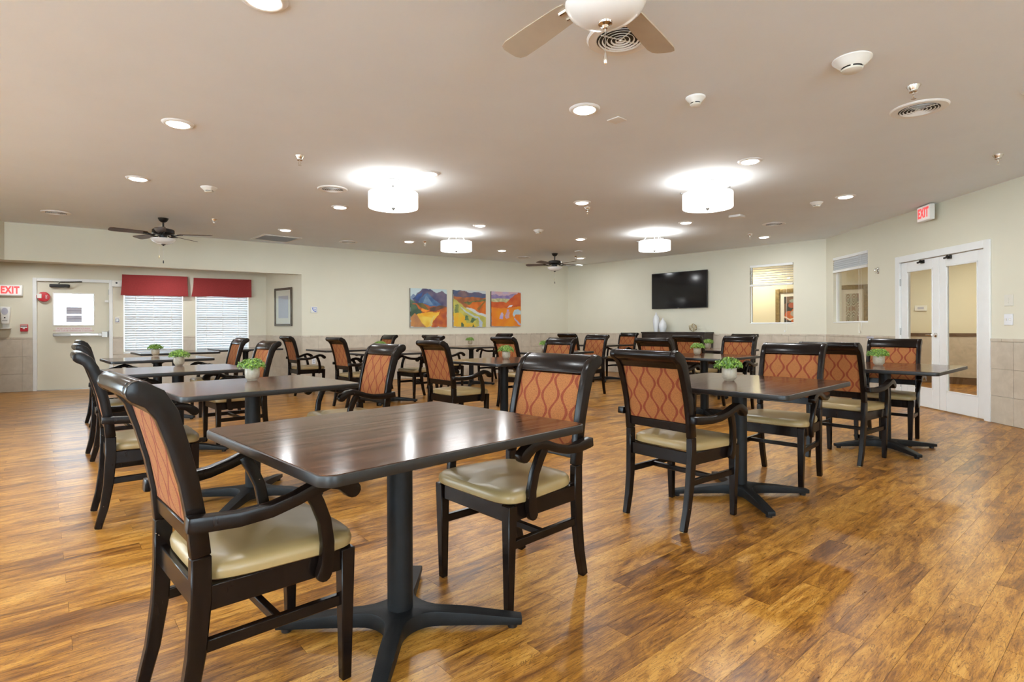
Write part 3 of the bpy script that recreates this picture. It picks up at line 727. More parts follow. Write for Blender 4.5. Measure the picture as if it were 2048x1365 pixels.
tables = [
 ((-.412, 2.010), 45, 0, 'bare dark walnut pedestal table nearest the camera, no plant on it'),
 ((1.480, 3.585), 43, 1, 'dark walnut table on the right carrying the nearest plant of the right side'),
 ((3.360, 4.960), 41, 1, 'dark walnut table in front of the white glass doors'),
 ((-1.680, 3.560), 45, 0, 'second dark table of the left row, with the largest of the left plants'),
 ((-2.990, 4.920), 43, 0, 'third dark table of the left row, with a plant, between the left armchairs'),
 ((-4.300, 6.670), 43, 0, 'fourth dark table of the left row, with a plant, before the sunlit windows'),
 ((-5.200, 8.500), 43, 0, 'bare dark table directly under the left sunlit window'),
 ((-4.750, 9.800), 40, 0, 'bare dark table under the right sunlit window'),
 ((-2.850, 9.400), 40, 0, 'bare dark table against the tiled wall right of the alcove'),
 ((-1.850, 8.150), 42, 0, 'dark table hidden behind an armchair, its plant peeking above the crest'),
 ((-.090, 6.080), 45, 0, 'dark table in the middle of the room with a plant, behind the front table'),
 ((-.780, 10.500), 42, 0, 'far dark table under the middle painting with a small plant'),
 ((.550, 8.200), 45, 0, 'dark table in the far middle behind the big front armchair'),
 ((1.850, 11.350), 42, 0, 'far dark table left of the console, in front of the room corner'),
 ((2.380, 6.820), 42, 1, 'dark table below the television with a plant'),
 ((3.250, 8.750), 42, 0, 'dark table farther right near the hall windows with a plant'),
]
tp = [make_table(1.04, .925), make_table(1.10, 1.00)]; used = [0, 0]
for (x, y), a, k, lab in tables:
    rz = math.radians(a)
    if not used[k]: used[k] = 1; tp[k].location = (x, y, 0); tp[k].rotation_euler = (0, 0, rz); tag(tp[k], lab, 'table', G2)
    else: dup(tp[k], (x, y, 0), rz, lab, G2)
# narrow wall table in the far corner
xa = at(1080, 681, .74); xb = at(1173, 681.5, .74)
t = thing('wall_table', (xa.x+.66, xa.y-.2, 0), 0, label='dark narrow table in the far room corner, beside the tiled wall', cat='table')
ob('tabletop', B((-.62, .62, -.25, .25, .705, .74), bev=.004, mats='laminate'), t)
for sx in (-.57, .57):
    for sy in (-.2, .2): ob('leg', B((sx-.025, sx+.025, sy-.025, sy+.025, 0, .705), bev=.003, mats='wood'), t)

# ------------------------------------------------------------------ plants
def make_plant(seed):
    rnd = random.Random(seed); t = thing('potted_plant')
    bm = bmesh.new(); lathe(bm, [(.0, .0), (.030, .0), (.033, .004), (.030, .006), (.040, .014), (.0455, .026), (.047, .045), (.0465, .083), (.045, .085), (.0425, .083), (.041, .06), (0, .058)], 28, cap=False)
    ob('pot', done(bm, 'pot', 'pot'), t)
    bm = bmesh.new(); lathe(bm, [(.0425, .070), (.03, .078), (0, .082)], 16, cap=False); ob('moss', done(bm, 'moss', 'soil'), t)
    bm = bmesh.new()
    for k in range(900):
        a = rnd.uniform(0, 2*PI); u = rnd.random()**.45; r = .088*u; h = .090+.062*math.sqrt(max(0, 1-(u*.90)**2))*rnd.uniform(.35, 1.08)-.026*u*u*rnd.random()
        r *= 1+.10*math.sin(a*3+seed)
        p = Vector((r*math.cos(a), r*math.sin(a), h)); n = Vector((math.cos(a)*u*1.2, math.sin(a)*u*1.2, 1-.6*u)).normalized()
        n = (n+Vector([rnd.uniform(-.7, .7) for _ in range(3)])).normalized(); q = n.orthogonal().normalized(); s = n.cross(q)
        an = rnd.uniform(0, 2*PI); e = q*math.cos(an)+s*math.sin(an); f_ = n.cross(e); L = rnd.uniform(.012, .020); w_ = L*.62
        vs = [bm.verts.new(p-e*L*.5), bm.verts.new(p+f_*w_*.5+n*.0012), bm.verts.new(p+e*L*.5+n*.0025), bm.verts.new(p-f_*w_*.5+n*.0012)]
        bm.faces.new((vs[0], vs[1], vs[2])); bm.faces.new((vs[0], vs[2], vs[3]))
    ob('foliage', done(bm, 'foliage', 'leaf', smooth=False, recalc=False), t, kind='stuff')
    bm = bmesh.new()
    for k in range(34):
        a = rnd.uniform(0, 2*PI); r = rnd.uniform(.02, .068)
        tube(bm, [(.02*math.cos(a), .02*math.sin(a), .075), (r*.8*math.cos(a), r*.8*math.sin(a), .105), (r*math.cos(a), r*math.sin(a), .118)], .0012, 4)
    ob('stems', done(bm, 'stems', 'leaf'), t, kind='stuff')
    return t
pp = [make_plant(3), make_plant(11)]
plants = [(504.5, 761.5, 'small plant in cream pot on the second left table, largest on the left side'),
 (358, 731.5, 'small plant in cream pot on the third left table, middle of the left three'),
 (311, 711.5, 'small plant in cream pot on the fourth left table, before the left sunlit window'),
 (1458.5, 761.5, 'small plant in cream pot on the nearest right table, largest on the right side'),
 (1757.5, 731, 'small plant in cream pot on the table by the glass doors'),
 (1012.5, 718, 'small plant in cream pot on the middle table behind the front chair'),
 (940.5, 689.5, 'smallest plant in white pot on the far table under the middle painting'),
 (760.5, 702, 'plant peeking over the crest of the mid left armchair'),
 (1394.5, 710, 'plant in white pot on the table below the television, left of two close pots'),
 (1416, 697, 'plant in white pot farther back, right of two close pots, by the console'),
 (1089, 701, 'plant mostly hidden behind the far armchair, a sliver of green')]
for i, (px, py, lab) in enumerate(plants):
    p = at(px, py, .7405); k = i % 2; rz = i*1.3
    if i < 2: pp[k].location = p; pp[k].rotation_euler = (0, 0, rz); tag(pp[k], lab, 'plant', 'potted plants on the tables')
    else: dup(pp[k], p, rz, lab, 'potted plants on the tables')

# ------------------------------------------------------------------ ceiling things
def lampobj(kind, name, parent, loc, energy, size=.1, col=(.95, .98, 1), rot=None):
    l = bpy.data.lights.new(name, kind); l.energy = energy; l.color = col
    if kind == 'AREA': l.shape = 'DISK'; l.size = size
    else: l.shadow_soft_size = size
    o = bpy.data.objects.new(name, l); COL.objects.link(o); o.parent = parent; o.location = loc
    if rot: o.rotation_euler = rot
    return o
bm = bmesh.new(); lathe(bm, [(.078, -.010), (.088, -.014), (.104, -.010), (.112, -.001), (.112, 0)], 32, cap=False); trim_me = done(bm, 'trim', 'white')
bm = bmesh.new(); lathe(bm, [(.080, -.010), (.070, -.017), (.045, -.022), (0, -.024)], 24, cap=False); lens_me = done(bm, 'lens', 'lens')
cans = [(527, -3, 'above the top edge, left of centre'), (356, 247, 'upper left, nearer of the left pair'), (276, 357, 'far left, before the windows'), (571, 460, 'beside the square return grille'), (680, 414, 'left of the nearer left drum lamp'),
 (1169, 218, 'in the upper middle, nearest of the centre line'), (1164, 405, 'in the middle between the two nearer drum lamps'), (1500, 322, 'above the nearer right drum lamp'), (1691, 393, 'right side, before the exit sign'), (960, 451, 'right above the far left drum lamp'),
 (818, 483, 'left of the far left drum lamp'), (1004, 501, 'right of the far left drum lamp'), (1161, 478, 'far middle, beyond the smoke detector'), (1161, 516, 'farthest, beside the far ceiling fan'), (1372, 445, 'just behind the nearer right drum lamp'), (1528, 474, 'far right, before the round grille'),
 (858, 347, 'right behind the nearer left drum lamp'), (2085, 175, 'just outside the right edge of the view'), (-60, 175, 'added out of view on the left for fill')]  # the last light is an added fill beyond the left edge
for i, (px, py, wh) in enumerate(cans):
    p = at(px, py, CEIL)
    t = thing('recessed_light', p, label='added recessed fill light %s' % wh, cat='ceiling light', group='recessed downlights')
    ob('trim_ring', trim_me, t); ob('lens', lens_me, t)
    lampobj('AREA', 'light', t, (0, 0, -.032), CAN_W, .13)
for k, (x, y) in enumerate(((-5.2, .5), (-2.6, -.8), (.2, -.8), (2.9, -.8), (3.2, 1.2), (-4.2, 2.6))):   # unseen downlights added behind the camera and left to brighten the room
    t = thing('recessed_light', (x, y, CEIL), label='added recessed fill light behind the camera, %s' % ('far left', 'left', 'middle', 'right', 'near right', 'near left')[k], cat='ceiling light', group='recessed downlights')
    ob('trim_ring', trim_me, t); ob('lens', lens_me, t); lampobj('AREA', 'light', t, (0, 0, -.032), CAN_W*1.7, .13)

DB = []
for x, y, z, wh in ((-8.1, 9.0, 2.26, 'in the low alcove ceiling, before the exit door'), (-6.3, 9.95, 2.26, 'in the low alcove ceiling, before the windows')):  # unseen lights added to lift the dim alcove
    t = thing('recessed_light', (x, y, z), label='added recessed fill light %s' % wh, cat='ceiling light', group='recessed downlights')
    ob('trim_ring', trim_me, t); ob('lens', lens_me, t); lampobj('AREA', 'light', t, (0, 0, -.032), 8, .13)
def drum(px, py, rz, label, p=None):
    p = p or at(px, py, CEIL-.01); p.z = CEIL
    t = thing('drum_ceiling_lamp', p, rz, label=label, cat='ceiling lamp', group='drum shade ceiling lamps')
    bm = bmesh.new(); lathe(bm, [(0, 0), (.072, 0), (.076, -.010), (.070, -.018), (.030, -.022), (0, -.023)], 28, cap=False); ob('canopy', done(bm, 'canopy', 'satin'), t)
    bm = bmesh.new(); tube(bm, [(0, 0, -.02), (0, 0, -.30)], .009, 10); ob('stem', done(bm, 'stem', 'satin'), t)
    for k in range(3):
        a = 2*PI*k/3+PI/6; bm = bmesh.new(); pr = [(.055, -.018), (.10, -.03), (.135, -.065), (.165, -.105), (.20, -.130), (.255, -.142), (.29, -.138)]
        tube(bm, [(r*math.cos(a), r*math.sin(a), z) for r, z in pr], .0055, 6); bmesh.ops.create_uvsphere(bm, u_segments=8, v_segments=6, radius=.010, matrix=Matrix.Translation((.29*math.cos(a), .29*math.sin(a), -.138)))
        ob('arm', done(bm, 'arm', 'satin'), t)
    R = .262; bm = bmesh.new(); lathe(bm, [(R, -.145), (R, -.302), (R-.004, -.302), (R-.004, -.145), (R, -.145)], 48, cap=False); ob('shade', done(bm, 'shade', 'drum'), t)
    bm = bmesh.new(); lathe(bm, [(R-.005, -.293), (R*.6, -.300), (0, -.303)], 48, cap=False); ob('diffuser', done(bm, 'diffuser', 'drum'), t)
    bm = bmesh.new(); lathe(bm, [(.020, -.302), (.018, -.312), (.008, -.318), (.006, -.326), (0, -.330)], 12, cap=False); ob('finial', done(bm, 'finial', 'satin'), t)
    for k in range(3):
        a = 2*PI*k/3-PI/2; lampobj('POINT', 'bulb_light', t, (.13*math.cos(a), .13*math.sin(a), -.18), DRUM_UP/3, .035, (.95, .98, 1))
    lampobj('AREA', 'diffuser_light', t, (0, 0, -.335), DRUM_DN, .45, (.95, .98, 1))
drum(786.5, 362, .2, 'drum shade ceiling lamp, nearer on the left'); drum(1415, 363, .5, 'drum shade ceiling lamp, nearer on the right')
for i, (x, y) in enumerate(((-4.7, 1.0), (-1.2, -.9), (2.6, -.6))):
    DB.append((x, y))
drum(912.5, 468, .1, 'drum shade ceiling lamp, farther on the left'); drum(1309, 467, .3, 'drum shade ceiling lamp, farther on the right')

for i, (x, y) in enumerate(DB): drum(0, 0, .3, 'added drum shade fill lamp behind the camera, %s' % ('left', 'middle', 'right')[i], Vector((x, y, CEIL)))  # extra drum lamps added out of view to raise the light level
def ring_profile(r): return [(r*.68, -.004), (r*.72, -.012), (r*.84, -.010), (r*.95, -.012), (r, -.004), (r, 0)]
def round_vent(px, py, r, label):
    p = at(px, py, CEIL); t = thing('round_ceiling_vent', p, .4, label=label, cat='vent', group='round ceiling vents')
    bm = bmesh.new(); lathe(bm, ring_profile(r), 40, cap=False); ob('rim', done(bm, 'rim', 'vent'), t)
    bm = bmesh.new(); lathe(bm, [(0, -.0100), (r*.70, -.0100)], 32, cap=False); ob('duct', done(bm, 'duct', 'dark'), t)
    for k in (.14, .27, .40, .53, .64):
        bm = bmesh.new(); lathe(bm, [(r*(k-.022), -.0095), (r*(k+.010), -.0165), (r*(k+.020), -.0160), (r*(k-.008), -.0095)], 32, cap=False); ob('louvre_ring', done(bm, 'ring', 'vent'), t)
    bm = bmesh.new(); lathe(bm, [(0, -.019), (r*.035, -.018), (r*.04, -.004)], 12, cap=False); box(bm, -r*.68, r*.68, -.004, .004, -.012, -.009); box(bm, -.004, .004, -r*.68, r*.68, -.012, -.009)
    ob('cross_bar', done(bm, 'bar', 'vent'), t)
for px, py, r, lb in ((1241, 76, .185, 'large round white ceiling vent beside the near fan light'), (1838, 217, .180, 'round white ceiling vent at the upper right below a sprinkler'), (665, 378, .165, 'round white ceiling vent left of the nearer left drum lamp'),
    (697, 484, .165, 'thin round ceiling vent far left of centre'), (112, 425, .165, 'round dark ceiling vent at the far left edge'), (1548, 448, .165, 'round ceiling vent on the far right'), (1047, 515, .165, 'farthest round ceiling vent near the far fan')):
    round_vent(px, py, r, lb)
# square return grille
q = [at(*c, CEIL) for c in ((508, 480.5), (538, 468), (603, 473), (562, 485))]
ctr = sum(q, Vector())/4; ax = ((q[1]-q[0])+(q[2]-q[3])).normalized(); ang = math.atan2(ax.y, ax.x)
t = thing('return_air_grille', ctr, ang, label='square dark slatted return grille on the left of the ceiling', cat='vent')
ob('frame', B((-.33, .33, -.33, -.28, -.012, 0), (-.33, .33, .28, .33, -.012, 0), (-.33, -.28, -.28, .28, -.012, 0), (.28, .33, -.28, .28, -.012, 0), bev=.003, mats='vent'), t)
ob('duct', B((-.28, .28, -.28, .28, -.008, -.0005), mats='dark'), t)
sme = B((-.007, .007, -.28, .28, -.0115, -.0095), mats='vent')
for k in range(12): ob('slat', sme, t, Matrix.Translation((-.255+.0464*k, 0, 0)) @ Matrix.Rotation(.5, 4, 'Y'))

def detector(px, py, r, label, k=1.0):
    t = thing('smoke_detector', at(px, py, CEIL), 1.0, label=label, cat='smoke detector', group='ceiling smoke detectors')
    bm = bmesh.new(); lathe(bm, [(r, 0), (r, -.006), (r*.93, -.012), (r*.80, -.022*k), (r*.62, -.036*k), (r*.55, -.040*k)], 32, cap=False); ob('housing', done(bm, 'housing', 'plastic'), t)
    bm = bmesh.new(); lathe(bm, [(r*.5, -.036*k), (r*.5, -.048*k)], 24); ob('sensor_slot', done(bm, 'slot', 'black'), t)
    bm = bmesh.new(); lathe(bm, [(r*.53, -.046*k), (r*.53, -.054*k), (r*.40, -.060*k), (0, -.061*k)], 24, cap=False); bm2 = bm
    for a in range(4): box(bm, *((r*.5, r*.56, -.006, .006, -.05*k, -.036*k) if a == 0 else (-r*.56, -r*.5, -.006, .006, -.05*k, -.036*k) if a == 1 else (-.006, .006, r*.5, r*.56, -.05*k, -.036*k) if a == 2 else (-.006, .006, -r*.56, -r*.5, -.05*k, -.036*k)))
    ob('cap', done(bm, 'cap', 'ivory'), t)
detector(1704, 119, .105, 'large cream smoke detector at the upper right', 1.25)
detector(1391, 195, .066, 'white smoke detector right of the middle recessed light')
detector(418, 375, .085, 'smoke detector left of centre above the fan'); detector(1077, 460.5, .085, 'smoke detector in the far middle of the ceiling'); detector(1633, 405, .075, 'smoke detector left of the right recessed light')
def sprinkler(px, py, label, k=1.0):
    t = thing('fire_sprinkler', at(px, py, CEIL), .7, label=label, cat='sprinkler', group='ceiling fire sprinklers')
    bm = bmesh.new(); lathe(bm, [(.042*k, 0), (.042*k, -.002), (.024*k, -.030*k), (.023*k, -.034*k), (.025*k, -.042*k), (.018*k, -.046*k)], 20); ob('escutcheon', done(bm, 'cup', 'chrome'), t)
    bm = bmesh.new(); lathe(bm, [(.009*k, -.045*k), (.008*k, -.055*k)], 10)
    for s in (-1, 1): tube(bm, [(s*.008*k, 0, -.055*k), (s*.012*k, 0, -.070*k), (s*.002*k, 0, -.086*k)], .0022*k, 5)
    ob('frame_arms', done(bm, 'arms', 'chrome'), t)
    bm = bmesh.new(); lathe(bm, [(.015*k, -.086*k), (.015*k, -.088*k)], 14); ob('deflector', done(bm, 'deflector', 'chrome'), t)
for px, py, lb in ((599.5, 312, 'chrome fire sprinkler left of centre, before the nearer left drum lamp'), (428, 438.5, 'chrome sprinkler right of the left ceiling fan'), (850, 482.5, 'chrome sprinkler left of the farther left drum lamp'), (1175, 415, 'chrome sprinkler next to the middle recessed light'),
    (1827, 172, 'largest chrome sprinkler, above the right round vent'), (1996, 310, 'chrome sprinkler near the right edge'), (1500, 468, 'chrome sprinkler left of the far right recessed light'), (1151.5, 512, 'farthest chrome sprinkler beside the far recessed light')):
    sprinkler(px, py, lb)
for px, py, s, h, lb in ((1234, 240, .055, .006, 'small flat white ceiling cover plate right of the near recessed light'), (1474, 431.5, .085, .030, 'white ceiling sensor box right of the nearer right drum lamp'), (1157, 502, .06, .02, 'small ceiling box beside the farthest recessed light')):
    o = ob('ceiling_box', B((-s, s, -s, s, -h, 0), bev=.003, mats='vent'), label=lb, cat='cover plate'); o.location = at(px, py, CEIL); o.rotation_euler = (0, 0, .75)

def fan(px, py, zc, rot, metal, blade, label, chains=True, p=None):
    p = p or at(px, py, CEIL); t = thing('ceiling_fan', (p.x, p.y, CEIL), rot, label=label, cat='ceiling fan', group='ceiling fans')
    bm = bmesh.new(); lathe(bm, [(.068, 0), (.066, -.008), (.050, -.040), (.030, -.055), (.014, -.062)], 28); ob('canopy', done(bm, 'canopy', metal), t)
    bm = bmesh.new(); tube(bm, [(0, 0, -.05), (0, 0, -.15)], .012, 12); ob('downrod', done(bm, 'rod', metal), t)
    bm = bmesh.new(); lathe(bm, [(.02, -.142), (.060, -.146), (.125, -.160), (.140, -.172), (.142, -.215), (.130, -.228), (.09, -.238), (.05, -.245)], 36); ob('motor_housing', done(bm, 'motor', metal), t)
    bm = bmesh.new(); lathe(bm, [(.052, -.24), (.050, -.295), (.09, -.300), (.09, -.303)], 24); ob('light_fitter', done(bm, 'fitter', metal), t)
    bm = bmesh.new(); lathe(bm, [(.158, -.296), (.160, -.302), (.148, -.325), (.115, -.352), (.07, -.370), (.02, -.377), (0, -.378)], 36, cap=False); ob('glass_bowl', done(bm, 'bowl', 'frost'), t)
    bm = bmesh.new(); lathe(bm, [(.030, -.374), (.028, -.382), (.014, -.388), (.009, -.398), (0, -.400)], 20, cap=False); ob('finial', done(bm, 'finial', metal), t)
    for k in range(5):
        a = 2*PI*k/5; R_ = Matrix.Rotation(a, 4, 'Z')
        bm = bmesh.new(); tilt = Matrix.Rotation(math.radians(12), 4, 'X'); pts = [(.20, .048), (.24, .056), (.45, .066), (.60, .068), (.635, .058), (.648, .035)]
        o2 = [(x, y) for x, y in pts]+[(.650, 0)]+[(x, -y) for x, y in reversed(pts)]
        hi = [bm.verts.new((x, y, .003)) for x, y in o2]; lo = [bm.verts.new((x, y, -.003)) for x, y in o2]
        bm.faces.new(hi); bm.faces.new(lo[::-1])
        for i in range(len(o2)): bm.faces.new((lo[i], lo[(i+1) % len(o2)], hi[(i+1) % len(o2)], hi[i]))
        bl = ob('blade', done(bm, 'blade', blade, smooth=False), t, R_ @ Matrix.Translation((0, 0, -.232)) @ tilt)
        bm = bmesh.new(); tube(bm, [(.10, 0, -.012), (.15, .01, -.022), (.20, .022, -.008), (.25, .022, -.005)], .009, 6); tube(bm, [(.15, -.01, -.022), (.20, -.022, -.008), (.25, -.022, -.005)], .007, 6)
        ob('blade_iron', done(bm, 'iron', metal), bl)
    for dx, L, m_ in ((-.035, .20, 'gold'), (.0, .22, metal)) if chains is True else ((0, .11, 'chrome'),):
        bm = bmesh.new(); z0 = -.35 if dx else -.395
        tube(bm, [(dx, -.05 if dx else 0, z0), (dx, -.05 if dx else 0, z0-L)], .0016, 5)
        pc_ = ob('pull_chain', done(bm, 'chain', 'chrome'), t)
        bm = bmesh.new(); lathe(bm, [(.003, z0-L+.01), (.007, z0-L-.005), (.007, z0-L-.030), (.003, z0-L-.036)], 8, dx, -.05 if dx else 0); ob('chain_pull', done(bm, 'pull', m_), pc_)
fan(326.5, 437, 0, .18, 'bronze', 'bladebrown', 'dark bronze ceiling fan on the left, before the alcove header')
fan(1109.5, 507.5, 0, .30, 'bronze', 'bladebrown', 'dark bronze ceiling fan in the far room corner')
bz = CEIL-.40; pf = at(1210.5, 58, bz)
fan(0, 0, 0, math.radians(90+36), 'chrome', 'bladelight', 'ceiling fan with a frosted bowl light at the top edge, nearest the camera', chains=1, p=pf)

# ------------------------------------------------------------------ wall things on the left
def wthing(name, W, px, py, label, cat, out=0.0, **kw):
    t_, z = W.hit(px, py, -out); t = thing(name, label=label, cat=cat, **kw); t.matrix_world = W.mat(t_, z); return t
def exit_face(t, w_, h_, y, lit=True):
    ob('lettering', textmesh('EXIT', h_*.88, 'exitred', .0008, 1.12, .008), t, Matrix.Translation((0, y, 0)) @ RX @ Matrix.Diagonal((.66, 1, 1, 1)))
t = wthing('exit_sign', WA, 20.5, 581, 'lit red EXIT sign on the wall left of the exit door', 'exit sign', .04)
ob('housing', B((-.165, .165, -.055, 0, -.095, .095), bev=.012, seg=2, mats='plastic'), t); ob('face_panel', B((-.148, .148, -.058, -.054, -.08, .08), bev=.001, mats='exitface'), t); exit_face(t, .3, .19, -.0595)
t = wthing('sanitizer_dispenser', WA, 11, 637, 'white wall soap dispenser with drip tray at the left edge', 'dispenser', .05)
bm = bmesh.new(); tbox(bm, (0, -.045, -.10), (.10, .09), (0, -.045, .20), (.135, .09)); ob('body', done(bm, 'body', 'plastic', .018, 3), t)
bm = bmesh.new(); lathe(bm, [(.045, 0), (.042, .006), (0, .008)], 20, cap=False); ob('level_window', done(bm, 'window', 'paper'), t, Matrix.Translation((-.0, -.089, .12)) @ RX @ Matrix.Scale(1.4, 4, (0, 1, 0)))
ob('sensor_eye', B((-.010, .010, -.093, -.088, -.0, .018), mats='black'), t); ob('nozzle_lip', B((-.035, .035, -.092, -.03, -.045, -.038), mats='black'), t)
bm = bmesh.new(); lathe(bm, [(.0, -.185), (.055, -.187), (.078, -.178), (.078, -.172), (.05, -.178), (0, -.180)], 24, cap=False); ob('drip_tray', done(bm, 'tray', 'plastic'), t, Matrix.Translation((0, -.06, 0)))
ob('back_plate', B((-.045, .045, -.02, 0, -.185, -.09), mats='plastic'), t)
t = wthing('fire_pull_station', WA, 48, 656.3, 'red fire alarm pull station low on the wall left of the exit door', 'fire alarm', .03)
ob('housing', B((-.052, .052, -.035, 0, -.062, .062), bev=.006, mats='red'), t); ob('handle', B((-.045, .045, -.048, -.034, -.0, .022), bev=.004, mats='plastic'), t); ob('recess', B((-.042, .042, -.038, -.034, .022, .036), mats='black'), t)
ob('stripe', B((-.045, .045, -.037, -.034, .042, .052), mats='signface'), t); ob('button', B((-.013, .013, -.052, -.034, -.020, -.0), bev=.002, mats='plastic'), t)
t = wthing('fire_alarm_bell', WA, 87, 594, 'round red fire alarm horn mounted on the exit door', 'fire alarm', .03)
bm = bmesh.new(); lathe(bm, [(0, 0), (.088, 0), (.088, .028), (.078, .040), (.04, .046), (0, .047)], 32, cap=False); ob('horn', done(bm, 'horn', 'red'), t, RX)
ob('strobe', B((-.088, -.02, -.055, -.03, -.03, .055), bev=.008, mats='plastic'), t)
ob('lettering', textmesh('FIRE', .036, 'signface', .0006), t, Matrix.Translation((.045, -.050, .0)) @ RX @ Matrix.Rotation(PI/2, 4, 'Z'))
ob('bracket', B((-.10, -.075, -.03, .0, -.03, .03), mats='red'), t)
t = wthing('alarm_box', WA, 233.5, 567.5, 'beige alarm box with a black key switch between exit door and red valance', 'alarm', .03)
ob('case', B((-.075, .085, -.05, 0, -.06, .06), bev=.005, mats='plastic'), t)
bm = bmesh.new(); lathe(bm, [(0, 0), (.017, 0), (.017, .006), (0, .006)], 16, cap=False); ob('key_switch', done(bm, 'key', 'black'), t, Matrix.Translation((.0, -.050, .01)) @ RX)
t = wthing('keypad', WA, 234.7, 640.5, 'small grey keypad in a white plate right of the exit door', 'keypad', .01)
ob('plate', B((-.035, .035, -.010, 0, -.055, .055), bev=.003, mats='plastic'), t); ob('pad', B((-.026, .026, -.018, -.009, -.036, .028), bev=.003, mats='inkgrey'), t); ob('key_field', B((-.018, .018, -.021, -.017, -.024, .018), mats='steel'), t)
t = wthing('door_contact', WA, 213.5, 603, 'small white door contact box high on the exit door edge', 'sensor', .03); ob('case', B((-.03, .03, -.03, .0, -.022, .022), bev=.003, mats='plastic'), t)
# picture in the alcove return
pa, pz1 = WB.hit(549, 578.5, -.02); pb_, pz1b = WB.hit(583, 574, -.02); _, pz0 = WB.hit(583, 652.5, -.02); _, pz0a = WB.hit(549, 653, -.02)
z0_, z1_ = (pz0+pz0a)/2, (pz1+pz1b)/2; fw = pb_-pa
t = thing('framed_picture', label='framed pale print on the alcove side wall, its glass reflecting the window', cat='picture'); t.matrix_world = WB.mat(pa, 0)
ob('frame', B((0, .045, -.03, 0, z0_, z1_), (fw-.045, fw, -.03, 0, z0_, z1_), (.045, fw-.045, -.03, 0, z0_, z0_+.045), (.045, fw-.045, -.03, 0, z1_-.045, z1_), bev=.006, mats='pewter'), t)
ob('mount', B((.045, fw-.045, -.012, -.004, z0_+.045, z1_-.045), mats='mat'), t)
ob('print', B((.15, fw-.15, -.014, -.011, z0_+.16, z1_-.16), mats='paper'), t)
ob('picture_glass', B((.045, fw-.045, -.019, -.016, z0_+.045, z1_-.045), mats='glass'), t)
# blue phone sign, outlet
t = wthing('phone_sign', WC, 628, 620, 'small white square plaque with a blue handset symbol', 'sign', .01)
ob('plate', B((-.062, .062, -.022, 0, -.062, .062), bev=.004, mats='plastic'), t)
bm = bmesh.new(); tube(bm, [(-.030, -.024, .034), (-.022, -.024, .0), (.0, -.024, -.026), (.032, -.024, -.034)], [.011, .007, .007, .011], 8); box(bm, -.006, .034, -.0245, -.022, .010, .018); box(bm, .0, .03, -.0245, -.022, -.006, .002)
ob('handset_symbol', done(bm, 'handset', 'blueprint'), t); ob('blue_border', B((-.045, .048, -.0235, -.0215, .040, .046), (.042, .048, -.0235, -.0215, -.044, .04), mats='blueprint'), t)
for px, py, lb in ((627.5, 723, 'white wall outlet low on the tiles right of the alcove'), (1431, 732, 'white wall outlet low on the tiles below the television')):
    W = WC if px < 1000 else WD
    t = wthing('wall_outlet', W, px, py, lb, 'outlet', .015); ob('plate', B((-.035, .035, -.018, -.008, -.057, .057), bev=.003, mats='outlet'), t); ob('socket', B((-.014, .014, -.020, -.017, -.035, -.008), (-.014, .014, -.020, -.017, .008, .035), bev=.001, mats='paper'), t)

# ------------------------------------------------------------------ paintings
def inpoly(u, v, P):
    c = False; j = len(P)-1
    for i in range(len(P)):
        if (P[i][1] > v) != (P[j][1] > v) and u < (P[j][0]-P[i][0])*(v-P[i][1])/(P[j][1]-P[i][1])+P[i][0]: c = not c
        j = i
    return c
def lin(c): return tuple((x/255)**2.2 for x in c)
def nz(u, v, s, k=0): return noise.noise(Vector((u*s, v*s, k*7.3)))
def painter(base, regions, wob=.02):
    def f(u, v):
        uu = u+wob*nz(u, v, 9, 1); vv = v+wob*nz(u, v, 9, 2); c = base(u, v)
        for P, c1, c2, sc in regions:
            if inpoly(uu, vv, P): k = min(1, max(0, .5+1.3*nz(u, v, sc, len(P)))); c = tuple(a*(1-k)+b_*k for a, b_ in zip(c1, c2))
        return c
    return f
P1 = painter(lambda u, v: (196, 214, 216), [
 ([(0,.80),(.08,.86),(.14,.82),(.2,.9),(.2,.6),(0,.6)], (120,140,170), (150,165,190), 9),
 ([(.05,.74),(.18,.85),(.33,1.0),(.45,1.0),(.58,.97),(.70,.90),(.80,.92),(.86,.97),(1.01,.85),(1.01,.50),(.2,.50)], (72,72,105), (112,100,120), 7),
 ([(.05,.74),(.2,.84),(.34,.92),(.3,.80),(.22,.68)], (60,90,150), (50,75,120), 8),
 ([(.20,.66),(.40,.86),(.46,.90),(.60,.75),(.86,.58),(.72,.54),(.3,.52)], (84,122,160), (66,96,140), 9),
 ([(.34,.62),(.43,.83),(.62,.58)], (120,150,180), (100,130,165), 9),
 ([(0,.72),(.12,.66),(.16,.58),(0,.58)], (110,130,100), (90,110,90), 9),
 ([(0,.60),(.3,.62),(.55,.55),(1.01,.55),(1.01,.30),(0,.3)], (205,105,45), (150,80,45), 6),
 ([(.15,.62),(.34,.62),(.50,.46),(.42,.44),(.25,.52)], (110,100,60), (85,85,60), 9),
 ([(.52,.50),(.80,.58),(1.01,.55),(.9,.50),(.7,.42),(.54,.42)], (90,70,60), (120,80,60), 9),
 ([(0,.60),(.14,.58),(.30,.40),(.20,.28),(0,.25)], (84,108,82), (66,88,70), 9),
 ([(.18,.34),(.45,.40),(.80,.40),(.72,.20),(.50,0),(.2,0)], (232,165,40), (240,195,75), 6),
 ([(.2,.32),(.6,.24),(.5,0),(.35,0)], (238,205,90), (225,175,60), 8),
 ([(.68,.32),(.56,.02),(.46,0),(.62,.28)], (225,200,120), (235,185,70), 8),
 ([(.55,.0),(.62,.14),(.72,.30),(1.01,.42),(1.01,0)], (205,110,45), (165,80,55), 8),
 ([(0,.25),(.12,.36),(.2,.30),(.30,.12),(.42,0),(0,0)], (165,115,80), (190,130,75), 8),
 ([(.30,.50),(.42,.46),(.52,.44),(.40,.40),(.28,.42)], (235,120,35), (240,150,50), 8)])
